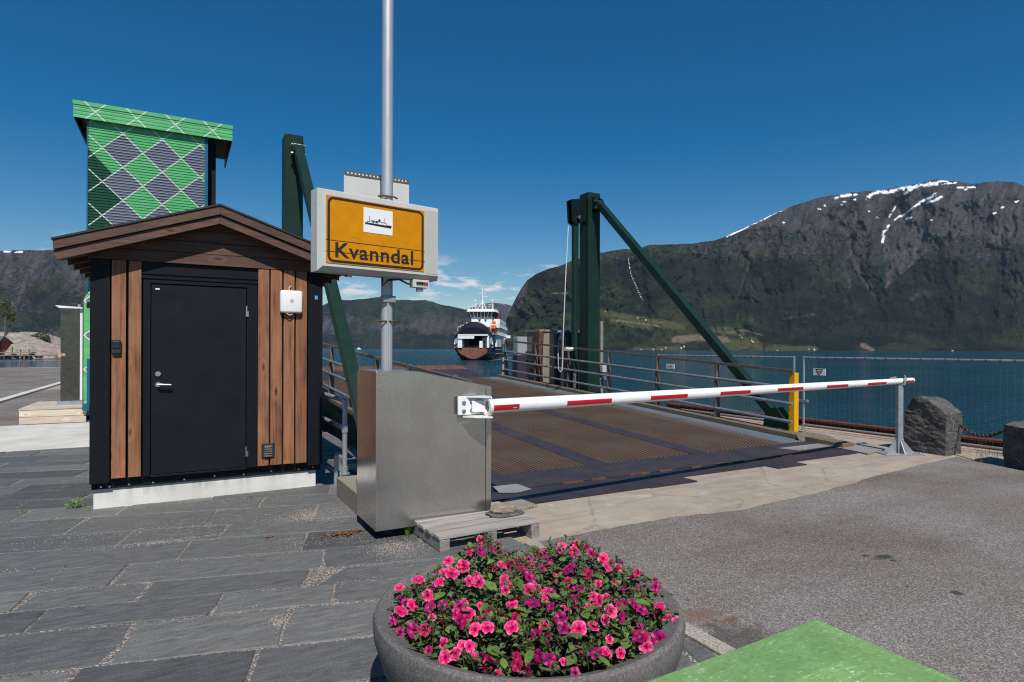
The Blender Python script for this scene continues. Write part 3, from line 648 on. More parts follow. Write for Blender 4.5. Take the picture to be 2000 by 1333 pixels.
def mountain(name, ridge, d0, d1, cover, step=4.0, rows=110, relief=0.05, seed=0, jag=1.2, power=0.8, base=690, ravines=(), conifers=()):
    xs = np.arange(ridge[0][0], ridge[-1][0] + step, step); yr = np.interp(xs, [p[0] for p in ridge], [p[1] for p in ridge])
    yr = yr + fbm(xs / 26, xs * 0 + 3.3, seed + 50, 5, 0.6) * jag * 5
    f = np.concatenate([np.linspace(0, 1, rows), [1.02, 1.08, 1.2]])
    D0 = np.interp(xs, *d0); D1 = np.interp(xs, *d1)
    X, Fq = np.meshgrid(xs, f); fc = np.minimum(Fq, 1)
    py = base + (X - 1000) * math.tan(ROLL) * 0 + fc * (yr[None, :] - base)
    px = X
    D = D0[None, :] + (D1 - D0)[None, :] * fc ** power
    # gullies and buttresses running down the slope
    warp = fbm(px / 120, py / 70, seed + 9, 4) * 70
    for w_, a_, pts in ravines: D = D * (1 + a_ * np.clip((1 - fc) * 6, 0, 1) * soft(dist_poly(px + fbm(px / 30, py / 18, seed + 3, 3) * 10, py, pts), w_) ** 1.3)
    g = fbm((px + warp) / 75, py / 260, seed + 1, 6, 0.55) * 1.5 + fbm((px + warp * .5) / 22, py / 45, seed + 21, 5, 0.6) * 0.8 + fbm(px / 9, py / 11, seed + 31, 3, 0.6) * 0.22
    D = D * (1 + relief * g * np.clip(fc * 5, 0, 1) * np.clip((1 - fc) * 9, 0, 1))
    D = np.where(Fq > 1, (D1[None, :]) * (1 + (Fq - 1) * 1.5), D)
    D[rows - 1] = D1
    u = (px - 1000) / F; vv = -(py - YH) / F; c, s = math.cos(ROLL), math.sin(ROLL)
    u, vv = u * c - vv * s, u * s + vv * c
    wx = (FW[0] + u * RT[0]) * D; wy = (FW[1] + u * RT[1]) * D; wz = H + vv * D
    back = Fq > 1
    wz = np.where(back, wz[rows - 1][None, :] * np.clip(1 - (Fq - 1) * 3.5, 0, 1), wz)
    wz[0] = WZ - 5
    co = np.stack([wx, wy, wz], -1).reshape(-1, 3); n = len(xs); m = len(f)
    idx = np.arange(n * m).reshape(m, n)
    faces = np.stack([idx[:-1, :-1], idx[:-1, 1:], idx[1:, 1:], idx[1:, :-1]], -1).reshape(-1, 4)
    me = bpy.data.meshes.new(name); me.from_pydata(co.tolist(), [], faces.tolist())
    me.polygons.foreach_set('use_smooth', [True] * len(me.polygons))
    ca = me.color_attributes.new('cover', 'FLOAT_COLOR', 'POINT')
    cov = np.stack([np.clip(k, 0, 1) for k in cover(px, py, fc)], -1).reshape(-1, 4).astype(np.float32)
    ca.data.foreach_set('color', cov.ravel())
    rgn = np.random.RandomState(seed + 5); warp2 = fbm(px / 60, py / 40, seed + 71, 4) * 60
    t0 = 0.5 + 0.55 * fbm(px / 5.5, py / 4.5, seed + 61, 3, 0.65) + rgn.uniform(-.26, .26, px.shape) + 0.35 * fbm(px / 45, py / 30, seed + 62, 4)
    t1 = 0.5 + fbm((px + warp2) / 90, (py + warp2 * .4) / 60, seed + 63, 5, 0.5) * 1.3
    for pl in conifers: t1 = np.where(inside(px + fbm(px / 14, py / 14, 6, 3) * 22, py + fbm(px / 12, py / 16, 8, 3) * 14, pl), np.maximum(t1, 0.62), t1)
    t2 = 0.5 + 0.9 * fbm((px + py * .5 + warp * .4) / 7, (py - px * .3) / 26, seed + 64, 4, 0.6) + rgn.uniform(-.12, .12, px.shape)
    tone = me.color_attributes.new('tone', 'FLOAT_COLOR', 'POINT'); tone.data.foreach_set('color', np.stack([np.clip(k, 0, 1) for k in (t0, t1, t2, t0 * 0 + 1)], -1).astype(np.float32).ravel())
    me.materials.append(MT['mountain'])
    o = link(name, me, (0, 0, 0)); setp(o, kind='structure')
    def depth(px_, py_):
        y = np.interp(px_, xs, yr); ff = max(0, min(1, (py_ - base) / (y - base)))
        return float(np.interp(px_, *d0) + (np.interp(px_, *d1) - np.interp(px_, *d0)) * ff ** power)
    return depth
def cover_right(px, py, f):
    rock = np.clip((np.interp(px, [980, 1290, 1440, 1500, 1600, 1700, 1760, 1850, 1950, 2010, 2600], [440, 440, 452, 445, 452, 452, 440, 462, 470, 480, 500]) - py) / 34 + 0.5, 0, 1)
    rock = np.clip(rock + 0.9 * fbm((px + 0.4 * py) / 26, py / 60, 91, 5, 0.6) * np.clip((620 - py) / 120, 0, 1), 0, 1)
    rock = np.maximum(rock, 0.95 * inside(px, py, [(1724, 470), (1760, 430), (1862, 385), (1862, 425), (1797, 505), (1751, 545), (1732, 560)]))
    rock = np.maximum(rock, 0.8 * soft(dist_poly(px, py, [(1628, 425), (1657, 459), (1662, 491), (1675, 524), (1694, 553), (1710, 580)]), 13))
    rock = np.maximum(rock, 0.62 * soft(dist_poly(px, py, [(1655, 470), (1650, 520), (1658, 560)]), 16))
    rock = np.maximum(rock, 0.75 * soft(dist_poly(px, py, [(985, 660), (1005, 600), (1030, 560)]), 24) * (vnoise(px / 9, py / 16, 4) > 0.25))
    rock = np.maximum(rock, 0.6 * soft(dist_poly(px, py, [(1780, 585), (1800, 572)]), 14)); rock = np.maximum(rock, 0.55 * soft(dist_poly(px, py, [(1530, 622), (1590, 615)]), 8))
    rock = np.maximum(rock, 0.5 * soft(dist_poly(px, py, [(1980, 530), (1996, 528)]), 10)); rock = np.maximum(rock, 0.62 * (py > 687))
    rock = np.maximum(rock, 0.45 + 0.25 * fbm(px / 40, py / 40, 77, 4) - np.clip((py - 500) / 90, 0, 1))
    snow = np.zeros(px.shape)
    for w, pts in ((4.2, [(1632, 386), (1673, 379)]), (5.5, [(1694, 388), (1705, 376), (1743, 374), (1770, 368), (1797, 363), (1829, 359)]), (3.2, [(1816, 357), (1851, 353)]),
                   (2.6, [(1837, 360), (1867, 357)]), (2.6, [(1870, 367), (1905, 366)]), (4.0, [(1786, 366), (1767, 380)]), (3.0, [(1754, 396), (1745, 412), (1737, 424)]), (4.2, [(1735, 440), (1727, 453), (1723, 475)]),
                   (4.2, [(1829, 379), (1808, 390), (1792, 399)]), (3.0, [(1792, 399), (1778, 410), (1759, 424)]), (2.6, [(1757, 422), (1747, 430)]), (3.6, [(1840, 384), (1826, 392), (1808, 398)]), (2.4, [(1770, 428), (1781, 425)]),
                   (2.5, [(1420, 462), (1455, 446), (1500, 424)]), (2.7, [(1500, 423), (1543, 403)]), (2.8, [(1983, 395), (1990, 393)]), (2.4, [(1956, 406), (1960, 405)]), (2.2, [(1940, 418), (1945, 416)]),
                   (2.4, [(1598, 408), (1603, 409)]), (2.4, [(1647, 395), (1651, 395)]), (2.4, [(1666, 392), (1671, 390)]), (2.2, [(1643, 400), (1645, 401)]), (2.2, [(1697, 413), (1699, 414)]), (2.2, [(1713, 425), (1715, 426)]), (2.2, [(1818, 430), (1821, 430)]), (2.2, [(1610, 402), (1612, 403)]), (2.2, [(1530, 435), (1532, 436)]), (2.4, [(1885, 371), (1890, 369)])):
        snow = np.maximum(snow, soft(dist_poly(px, py, pts), w * 1.5))
    snow = snow * np.clip(0.25 + 1.25 * vnoise(px / 5, py / 3.2, 17), 0, 1)
    snow = np.maximum(snow, 0.66 * soft(dist_poly(px, py, [(1227, 503), (1232, 535), (1246, 568), (1257, 590)]), 2.4))
    mead = np.zeros(px.shape)
    for w, pts in ((9, [(1178, 612), (1225, 622), (1290, 632), (1330, 640)]), (10, [(1200, 624), (1270, 637)]), (8, [(1390, 645), (1450, 650)]), (14, [(1400, 680), (1470, 668), (1480, 682)]), (8, [(1240, 686), (1330, 684)]), (9, [(1500, 682), (1590, 684)])):
        mead = np.maximum(mead, soft(dist_poly(px, py, pts), w * 1.7) * 0.95)
    mead = np.maximum(mead, 0.5 * soft(dist_poly(px, py, [(1475, 480), (1458, 530), (1442, 575)]), 9)); mead = np.maximum(mead, 0.33 * (py > 600) * soft(np.abs(px - 1330), 260))
    soil = 0.95 * soft(dist_poly(px, py, [(1318, 664), (1360, 660), (1418, 664)]), 15); soil = np.maximum(soil, 0.8 * soft(dist_poly(px, py, [(1205, 626), (1290, 638)]), 5))
    soil = np.maximum(soil, 0.85 * soft(dist_poly(px, py, [(1684, 674), (1704, 684)]), 11)); soil = np.maximum(soil, 0.7 * soft(dist_poly(px, py, [(1078, 573), (1108, 573)]), 4)); soil = np.maximum(soil, 0.6 * soft(dist_poly(px, py, [(1728, 562), (1738, 550)]), 8))
    soil = np.maximum(soil, 0.7 * soft(dist_poly(px, py, [(1420, 650), (1452, 645), (1490, 655)]), 4))
    return rock, snow, mead, soil
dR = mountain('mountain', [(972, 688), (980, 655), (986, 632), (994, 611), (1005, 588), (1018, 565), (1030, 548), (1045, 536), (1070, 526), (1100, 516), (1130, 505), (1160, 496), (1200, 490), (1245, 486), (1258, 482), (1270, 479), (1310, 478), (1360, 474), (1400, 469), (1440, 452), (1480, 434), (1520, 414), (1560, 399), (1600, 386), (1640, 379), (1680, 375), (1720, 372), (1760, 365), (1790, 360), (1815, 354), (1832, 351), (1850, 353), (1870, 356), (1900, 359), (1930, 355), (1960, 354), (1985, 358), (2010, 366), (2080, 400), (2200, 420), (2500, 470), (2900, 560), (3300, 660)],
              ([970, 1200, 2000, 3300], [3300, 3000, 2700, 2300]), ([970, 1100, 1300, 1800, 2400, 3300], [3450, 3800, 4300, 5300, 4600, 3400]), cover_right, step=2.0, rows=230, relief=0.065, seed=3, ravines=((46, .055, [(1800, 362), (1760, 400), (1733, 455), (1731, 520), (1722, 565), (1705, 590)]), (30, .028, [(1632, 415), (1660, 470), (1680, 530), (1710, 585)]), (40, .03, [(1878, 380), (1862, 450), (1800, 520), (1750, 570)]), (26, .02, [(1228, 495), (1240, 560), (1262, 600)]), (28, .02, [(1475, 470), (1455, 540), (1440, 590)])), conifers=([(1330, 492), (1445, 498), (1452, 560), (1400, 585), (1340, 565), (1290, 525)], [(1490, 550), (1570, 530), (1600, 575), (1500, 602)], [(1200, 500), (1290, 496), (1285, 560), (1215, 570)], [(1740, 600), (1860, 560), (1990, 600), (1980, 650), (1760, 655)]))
def cover_mid(px, py, f):
    rock = 0.30 + 0.9 * fbm(px / 40, py / 20, 31, 4) + 0.42 * soft(np.abs(py - 637), 26); rock = rock + 0.35 * (vnoise(px / 5, py / 30, 8) - 0.5)
    rock = np.where(py < 610, rock * 0.45 + 0.15, rock); z = np.zeros(px.shape)
    rock = np.where(py > 655, rock * 0.4, rock)
    return rock, z, 0.3 * (py > 665) + z, 0.55 * (py > 686) + z
mountain('mountain', [(180, 640), (420, 640), (560, 628), (620, 605), (640, 592), (658, 585), (690, 586), (720, 583), (745, 581), (760, 585), (800, 586), (830, 587), (855, 593), (880, 599), (905, 604), (920, 611), (950, 640), (975, 675), (1010, 688)],
         ([180, 1010], [6800, 6800]), ([180, 560, 900, 1010], [7600, 8200, 8000, 7000]), cover_mid, step=2.4, rows=60, relief=0.025, seed=13, base=684.5)
def cover_far(px, py, f):
    z = np.zeros(px.shape); return 0.6 + z, 0.5 * (py < 598) * (vnoise(px / 6, py / 3, 5) > 0.7) + z, z, z
mountain('mountain', [(760, 660), (880, 622), (905, 605), (925, 600), (945, 593), (960, 592), (985, 594), (1010, 600), (1060, 640), (1120, 680)],
         ([760, 1120], [10200, 10200]), ([760, 1120], [11300, 11300]), cover_far, step=4, rows=26, relief=0.015, seed=23, base=684)
def cover_left(px, py, f):
    rock = 0.34 + 0.75 * fbm(px / 35, py / 30, 41, 5) + 0.35 * np.clip((575 - py) / 60, 0, 1); snow = np.zeros(px.shape)
    for w, pts in ((2.2, [(8, 492), (20, 492)]), (2, [(30, 493), (44, 492)])): snow = np.maximum(snow, soft(dist_poly(px, py, pts), w * 1.8))
    return rock, snow, 0.2 * (py > 640) + snow * 0, 0.7 * soft(np.abs(py - 666), 5)
mountain('mountain', [(-1300, 640), (-800, 560), (-400, 520), (-200, 500), (-60, 492), (0, 491), (40, 490), (100, 488), (160, 492), (260, 520), (360, 570), (450, 630), (540, 682)],
         ([-1300, 540], [2600, 3600]), ([-1300, 0, 540], [4000, 4700, 3900]), cover_left, step=3.2, rows=90, relief=0.04, seed=33, base=688)

# white farmhouses and sheds across the fjord
rh = random.Random(4)
hs = [(1182, 609), (1205, 616), (1213, 615), (1222, 617), (1233, 619), (1246, 622), (1262, 626), (1290, 632), (1330, 681), (1336, 678), (1292, 684), (1276, 683), (1300, 680), (1252, 684), (1445, 656), (1449, 660), (1468, 666), (1471, 669), (1580, 683), (1590, 684), (1518, 686), (1230, 686), (1420, 684), (1860, 686)]
for i, (px, py) in enumerate(hs):
    d = dR(px, py) - 25; p = P(px, py, D=d); a = rh.uniform(0, 3.14); w, l, h = rh.uniform(4, 6), rh.uniform(6, 9), rh.uniform(2.2, 3.6)
    m = frame(p - Vector((0, 0, 3)), (math.cos(a), math.sin(a)))
    hm = MB(m).prism([(-l / 2, -w / 2, 0), (l / 2, -w / 2, 0), (l / 2, -w / 2, h + 3), (-l / 2, -w / 2, h + 3)], (0, w, 0))
    hm.loft([[(-l / 2, -w / 2, h + 3), (-l / 2, w / 2, h + 3), (-l / 2, 0, h + 5.5)], [(l / 2, -w / 2, h + 3), (l / 2, w / 2, h + 3), (l / 2, 0, h + 5.5)]])
    o = hm.build('farmhouse', MT['house_far'])
    setp(o, 'tiny pale farmhouse on the green terrace or shore across the fjord', 'house', 'tiny farmhouses across the fjord')
# distant white boat
p = P(700, 684, D=2400); p.z = WZ; m = frame(p, (RT[0], RT[1]))
bt = empty('passenger_boat', p, 'tiny white boat far out on the fjord below the middle mountain', 'boat')
MB(m).loft([[(-9, 0, 0), (-9, 0, 2.6)], [(-6, -2.5, 0), (-7, -2.8, 2.6)], [(12, -2.5, 0), (12, -2.8, 2.2)], [(12, 2.5, 0), (12, 2.8, 2.2)], [(-6, 2.5, 0), (-7, 2.8, 2.6)]], closed=True, cap=False).face([(-9, 0, 2.6), (-7, -2.8, 2.6), (12, -2.8, 2.2), (12, 2.8, 2.2), (-7, 2.8, 2.6)]).build('hull', MT['snow_white'], bt)
box('cabin', MT['snow_white'], bt, -3, 8, -2, 2, 2.3, 5.0, M=m); box('wheelhouse', MT['snow_white'], bt, -1, 3, -1.6, 1.6, 5.0, 7.0, M=m)
MB(m).tube([(1, 0, 7), (1, 0, 10.5)], 0.25, 6).build('mast', MT['snow_white'], bt)

# ------------------------------------------------------------------ rocky islet on the left with boathouse, tree and bush
M0 = frame(Vector((*P(60, 702, D=205).xy, WZ)), (RT[0], RT[1]))
xs = np.linspace(-46, 11.5, 90); ys = np.linspace(-6, 26, 40)
X, Y = np.meshgrid(xs, ys); prof = np.interp(X, [-46, -30, -12, -7, -4, 0, 3, 6, 8.5, 10, 11.5], [5, 8, 8.6, 8.6, 8.2, 6.6, 5.1, 3.8, 2.4, 1.0, -1.5])
fr = np.clip((Y + 6) / 9, 0, 1) ** 0.6 * np.clip((26 - Y) / 12, 0, 1)
Z = prof * fr + fbm(X / 5, Y / 4, 5, 6, 0.6) * 2.6 * np.clip(fr * 3, 0.15, 1) - 0.5 * (1 - fr)
idx = np.arange(X.size).reshape(X.shape)
me = bpy.data.meshes.new('rock_islet'); me.from_pydata([tuple(M0 @ Vector(p)) for p in np.stack([X, Y, Z], -1).reshape(-1, 3)], [], np.stack([idx[:-1, :-1], idx[:-1, 1:], idx[1:, 1:], idx[1:, :-1]], -1).reshape(-1, 4).tolist())
me.materials.append(MT['islet']); setp(link('rock_islet', me, (0, 0, 0)), 'bare pinkish grey rock knoll rising from the water at the left edge', 'rock')
bh = empty('boathouse', M0 @ Vector((-9, -6.5, 0)), 'dark red boathouse with grey roof at the foot of the bare rock', 'boathouse')
MB(M0).prism([(-16, -8, 0), (-5, -8, 0), (-5, -8, 4.2), (-16, -8, 4.2)], (0, 7, 0)).build('wall', MT['house_red'], bh)
rf = MB(M0).prism([(-16.6, -8.6, 3.9), (-4.4, -8.6, 3.9), (-5.2, -4.5, 7.1), (-16.6, -4.5, 7.1)], (0, 0, 0.3)).prism([(-16.6, -0.4, 3.9), (-4.4, -0.4, 3.9), (-5.2, -4.5, 7.1), (-16.6, -4.5, 7.1)], (0, 0, 0.3)).build('roof', MT['slate_roof'], bh)
MB(M0).prism([(-5, -8, 4.2), (-5, -1, 4.2), (-5, -4.5, 6.9)], (-0.4, 0, 0)).build('gable', MT['house_red'], bh)
wn_ = box('window', MT['house_white'], bh, -9, -7, -8.12, -7.98, 1.2, 2.8, M=M0); box('pane', MT['glass_dark'], wn_, -8.8, -7.2, -8.2, -8.1, 1.4, 2.6, M=M0)
pr_ = MB(M0)
rk = random.Random(8)
for i in range(46):
    x = rk.uniform(-18, 11); r = rk.uniform(.5, 1.3); c = Vector((x, -10.2 + rk.uniform(-1, 1), rk.uniform(.1, 1.3)))
    pr_.loft([[c + Vector((math.cos(k * 1.257 + i) * r * s * 1.2, math.sin(k * 1.257 + i) * r * s, zz * r)) for k in range(5)] for s, zz in ((0.7, -.6), (1, 0), (0.55, .6))])
setp(pr_.build('shore_boulders', MT['islet']), kind='stuff')
jt = empty('jetty', M0 @ Vector((2, -12, 0)), 'weathered timber jetty running along the foot of the bare rock', 'jetty')
MB(M0).box(-20, 11, -13.6, -11.6, 1.75, 2.05).build('deck', MT['concrete_old'], jt)
for k in range(12): MB(M0).tube([(-19 + k * 2.65, -13.4, -1.5), (-19 + k * 2.65, -13.4, 2.9 if k % 3 else 3.6)], 0.16, 6).build('pile', MT['bark'], jt)
def leafcloud(name, mat, parent, blobs, n, size, seed, M=None):
    rr = random.Random(seed); mb = MB(M)
    for _ in range(n):
        (cx, cy, cz, r) = rr.choice(blobs); d = Vector((rr.gauss(0, 1), rr.gauss(0, 1), rr.gauss(0, 1))).normalized() * r * rr.uniform(0.45, 1.0) ** 0.6
        c = Vector((cx, cy, cz)) + d; a = Vector((rr.gauss(0, 1), rr.gauss(0, 1), rr.gauss(0, .6))).normalized() * size * rr.uniform(.6, 1.3); b = a.cross(Vector((rr.gauss(0, 1), rr.gauss(0, 1), rr.gauss(0, 1)))).normalized() * a.length * .7
        mb.face([c - a, c - b * .8, c + a, c + b])
    return mb.build(name, mat, parent)
tb = M0 @ Vector((-10.3, 2, 7.5)); tr = empty('birch_tree', tb, 'thin broadleaf tree standing on top of the bare rock', 'tree')
MB(M0).tube([(-10.3, 2, 6.5), (-10.4, 2, 11), (-10.0, 2, 15), (-10.3, 2, 18)], 0.35, 7, 0.08).tube([(-10.3, 2, 11.5), (-8.6, 2.2, 14.5)], 0.13, 5, 0.04).tube([(-10.3, 2, 12), (-12, 2, 15)], 0.13, 5, 0.04).build('trunk', MT['bark'], tr)
leafcloud('crown', MT['tree_leaf'], tr, [(-10.6, 2, 16, 1.7), (-9.4, 2.3, 17.5, 1.5), (-11.8, 1.6, 15, 1.5), (-8.3, 2.2, 15.3, 1.2), (-10.2, 2, 18.8, 1.2), (-7.9, 2, 13.2, .7), (-9, 2, 13.9, .8), (-12.6, 2, 17, 1.2), (-8.9, 2, 11, .55)], 1500, .24, 3, M0)
bb = M0 @ Vector((0.3, 4, 6)); bu = empty('round_bush', bb, 'round yellow green bush on the shoulder of the bare rock', 'bush')
MB(M0).tube([(0.3, 4, 5), (0.4, 4, 7.4)], 0.2, 6, 0.08).build('stem', MT['bark'], bu)
leafcloud('crown', MT['bush_leaf'], bu, [(-1.6, 4, 7.1, 1.2), (0, 4, 7.5, 1.5), (1.6, 4, 7.3, 1.4), (2.4, 4, 6.6, 1.1), (-2.6, 4, 7.0, .8)], 1400, .2, 4, M0)
# far quay railing at the left
rl = empty('quay_railing', (-12, 63.4, 0), 'low dark railing along the far quay edge left of the steel cabinet', 'railing')
for k in range(12): box('post', MT['old_rail'], rl, -22.05 + k * 2.15, -21.95 + k * 2.15, 63.35, 63.45, 0, 1.05)
for z in (0.55, 1.02): MB().tube([(-22, 63.4, z), (1.6, 63.4, z)], 0.035, 6).build('rail', MT['old_rail'], rl)

# ------------------------------------------------------------------ brown clad hut
hut = empty('service_hut', (0.35, 8.6, 0), 'small gabled hut with brown vertical boards and a charcoal door', 'hut')
box('plinth', MT['plinth'], hut, -0.775, 1.458, 7.57, 9.75, -0.02, 0.232, 0.008)
w = MB().box(-0.79, 1.50, 7.535, 9.8, 0.30, 2.62).prism([(-0.79, 7.535, 2.62), (1.50, 7.535, 2.62), (0.384, 7.535, 2.99)], (0, 2.265, 0)).build('wall', MT['charcoal'], hut)
tr_ = box('base_trim', MT['charcoal'], hut, -0.79, 1.503, 7.548, 7.60, 0.228, 0.335, 0.004)
for px, py in ((197, 952), (214, 951), (252, 947), (299, 943), (360, 937), (419, 930), (476, 927), (530, 921), (583, 917), (611, 913)):
    q = P(px, py, Y=7.54); MB().tube([(q.x, 7.549, q.z), (q.x, 7.540, q.z)], 0.010, 8).build('screw', MT['chrome'], tr_)
for x0, x1 in ((-0.80, -0.627), (1.346, 1.513)): MB().box(x0, x1, 7.478, 7.60, 0.30, 2.612).build('corner_board', MT['charcoal'], hut, bevel=0.004)
box('label', MT['tag_blue'], hut, 1.42, 1.455, 7.474, 7.4785, 2.285, 2.33)
for x0, x1 in ((-0.614, -0.488), (-0.465, -0.351), (0.793, 0.911), (0.928, 1.052), (1.071, 1.189), (1.206, 1.331)):
    box('board', MT['board'], hut, x0, x1, 7.477 + R(-.003, .003), 7.545, 0.343 + R(-.004, .004), 2.612, 0.004)
fr_ = MB().box(-0.335, -0.268, 7.488, 7.56, 0.335, 2.435).box(0.674, 0.785, 7.488, 7.56, 0.335, 2.435).box(-0.267, 0.673, 7.488, 7.56, 2.388, 2.435).box(-0.267, 0.673, 7.493, 7.56, 0.318, 0.338).build('door_frame', MT['charcoal'], hut, bevel=0.003)
lt = MB().box(-0.345, 0.79, 7.50, 7.56, 2.438, 2.612).build('lintel_flashing', MT['charcoal'], hut)
MB().box(-0.345, 0.79, 7.478, 7.50, 2.436, 2.452).build('drip_edge', MT['charcoal'], lt); MB().box(-0.345, 0.79, 7.488, 7.50, 2.485, 2.495).build('drip_edge', MT['charcoal'], lt)
door = box('door', MT['charcoal_door'], hut, -0.262, 0.668, 7.500, 7.555, 0.343, 2.383, 0.004)
q = P(316, 752, Y=7.45); lx, lz = -0.198, q.z
MB().tube([(lx, 7.502, lz), (lx, 7.490, lz)], 0.026, 16).tube([(lx, 7.49, lz), (lx, 7.447, lz)], 0.011, 10).tube([(lx - 0.004, 7.447, lz), (lx + 0.03, 7.443, lz + 0.002), (lx + 0.125, 7.447, lz - 0.004)], 0.0115, 10).build('handle', MT['chrome'], door, smooth=True)
MB().tube([(lx, 7.502, lz + 0.115), (lx, 7.486, lz + 0.115)], 0.027, 16).tube([(lx, 7.486, lz + 0.115), (lx, 7.480, lz + 0.115)], 0.011, 10).build('lock_cylinder', MT['chrome'], door, smooth=True)
for py0, py1 in ((598, 619), (872, 892)):
    a = P(482.5, py0, Y=7.48); b = P(482.5, py1, Y=7.48); MB().tube([(0.671, 7.484, a.z), (0.671, 7.484, b.z)], 0.009, 10).box(0.674, 0.692, 7.482, 7.488, b.z, (a.z + b.z) / 2).build('hinge', MT['chrome'], door)
box('sticker', MT['router'], door, -0.225, -0.185, 7.4985, 7.4995, 2.322, 2.337)
vt = MB().box(0.832, 0.976, 7.462, 7.474, 0.436, 0.60).build('vent', MT['rubber'], hut, bevel=0.004)
for k in range(5): MB().prism([(0.862, 7.462, 0.458 + k * 0.026), (0.862, 7.445, 0.450 + k * 0.026), (0.862, 7.447, 0.462 + k * 0.026), (0.862, 7.462, 0.472 + k * 0.026)], (0.084, 0, 0)).build('louvre', MT['old_rail'], vt)
kb = box('key_box', MT['rubber'], hut, -0.612, -0.527, 7.435, 7.476, 1.636, 1.778, 0.010); box('key_box_cover', MT['black'], kb, -0.602, -0.537, 7.428, 7.436, 1.690, 1.766, 0.004)
rt_ = MB().box(1.022, 1.272, 7.405, 7.470, 2.108, 2.375).build('antenna_box', MT['router'], hut, bevel=0.03, smooth=True, seg=4)
MB().tube([(1.15, 7.4055, 2.25), (1.15, 7.4035, 2.25)], 0.022, 16).build('badge', MT['panel_grey'], rt_)
MB().tube([(1.13, 7.44, 2.37), (1.12, 7.44, 2.40), (1.145, 7.46, 2.43)], 0.006, 6).tube([(1.09, 7.42, 2.11), (1.12, 7.42, 2.085), (1.15, 7.43, 2.09), (1.16, 7.44, 2.11)], 0.006, 6).build('cable', MT['rope_white'], rt_)
# gable: boards, double barge boards, roof
ax, az, sl = 0.384, 3.247, 0.3415; YF = 7.26
def roofz(x): return az - sl * abs(x - ax)
zs = [2.612, 2.735, 2.86, 2.985, 3.10]
for z0, z1 in zip(zs, zs[1:]):
    def half(z): return min(1.20, max(0.0, (az - 0.10 - z) / sl))
    h0, h1 = half(z0 + 0.004), half(z1 - 0.004)
    MB().prism([(max(-0.83, ax - h0), 7.468, z0 + 0.003), (min(1.53, ax + h0), 7.468, z0 + 0.003), (min(1.53, ax + h1), 7.468, z1 - 0.003), (max(-0.83, ax - h1), 7.468, z1 - 0.003)], (0, 0.06, 0)).build('gable_board', MT['board_x'], hut)
for s in (-1, 1):
    xe = ax + s * 1.458
    for dz0, dz1, y0, y1 in ((-0.006, -0.100, YF, YF + 0.028), (-0.108, -0.198, YF + 0.024, YF + 0.052)):
        x0 = ax + s * 0.0015
        MB().prism([(x0, y0, az + dz0), (xe, y0, roofz(xe) + dz0), (xe - s * 0.03 * (dz0 < -0.05), y0, roofz(xe) + dz1), (x0, y0, az + dz1)], (0, y1 - y0, 0)).build('barge_board', MT['board_x'], hut, bevel=0.003)
    MB().prism([(ax, YF - 0.012, az + 0.016), (xe + s * 0.012, YF - 0.012, roofz(xe + s * 0.012) + 0.016), (xe + s * 0.012, YF - 0.012, roofz(xe + s * 0.012) - 0.004), (ax, YF - 0.012, az - 0.004)], (0, 2.85, 0)).build('roof', MT['roof_felt'], hut)
    for k in range(6):
        x0, x1 = xe - s * (0.02 + k * 0.108), xe - s * (0.02 + k * 0.108 + 0.1)
        MB().prism([(x0, YF + 0.06, roofz(x0) - 0.105), (x1, YF + 0.06, roofz(x1) - 0.105), (x1, YF + 0.06, roofz(x1) - 0.085), (x0, YF + 0.06, roofz(x0) - 0.085)], (0, 2.7, 0)).build('soffit_board', MT['board_y'], hut)
    for k in range(6):
        y = YF + 0.22 + k * 0.45; x1 = ax + s * 1.16
        MB().prism([(x1, y, roofz(x1) - 0.19), (xe - s * 0.03, y, roofz(xe) - 0.17), (xe - s * 0.03, y, roofz(xe) - 0.107), (x1, y, roofz(x1) - 0.107)], (0, 0.045, 0)).build('rafter_tail', MT['board_x'], hut)
    MB().prism([(xe - s * 0.004, YF + 0.055, roofz(xe) - 0.005), (xe - s * 0.03, YF + 0.055, roofz(xe) - 0.005), (xe - s * 0.03, YF + 0.055, roofz(xe) - 0.11), (xe - s * 0.004, YF + 0.055, roofz(xe) - 0.11)], (0, 2.75, 0)).build('eaves_board', MT['board_y'], hut)

# ------------------------------------------------------------------ green argyle tower
tw = empty('argyle_tower', (-0.7, 18, 0), 'tall tower clad in green and grey argyle pattern behind the brown hut', 'tower')
xl, xr, TY = P(172, 450, Y=17).x, P(399, 450, Y=17).x, 17.0
xc = P(240, 327, Y=TY)
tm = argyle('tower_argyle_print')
def corrug(mb, x0, x1, y, z0, z1, pitch=0.066, depth=0.014):
    z = z0
    prof = []
    while z < z1:
        prof += [(z, y), (z + pitch * .62, y), (z + pitch * .7, y + depth), (z + pitch * .92, y + depth)]; z += pitch
    prof.append((z1, y))
    for (za, ya), (zb, yb) in zip(prof, prof[1:]): mb.face([(x0, ya, za), (x1, ya, za), (x1, yb, zb), (x0, yb, zb)])
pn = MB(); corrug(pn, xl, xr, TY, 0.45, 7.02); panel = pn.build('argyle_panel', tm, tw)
cx, cz = WLOC[panel.name].x, WLOC[panel.name].z
def retune(m, ox, oz, dark=None):
    for n in m.node_tree.nodes:
        if n.type == 'MATH' and n.label == 'OX': n.inputs[1].default_value = ox
        if n.type == 'MATH' and n.label == 'OZ': n.inputs[1].default_value = oz
        if n.type == 'MATH' and n.label == 'DK' and dark: n.inputs[1].default_value = dark[0]
        if n.type == 'MATH' and n.label == 'DX' and dark: n.inputs[1].default_value = dark[1]
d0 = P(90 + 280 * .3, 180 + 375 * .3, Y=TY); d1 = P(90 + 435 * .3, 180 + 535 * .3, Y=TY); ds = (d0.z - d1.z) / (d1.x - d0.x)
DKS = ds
retune(tm, -(xc.x - cx), -(xc.z - cz), ((d0.x - cx) * ds + (d0.z - cz), xc.x - cx))
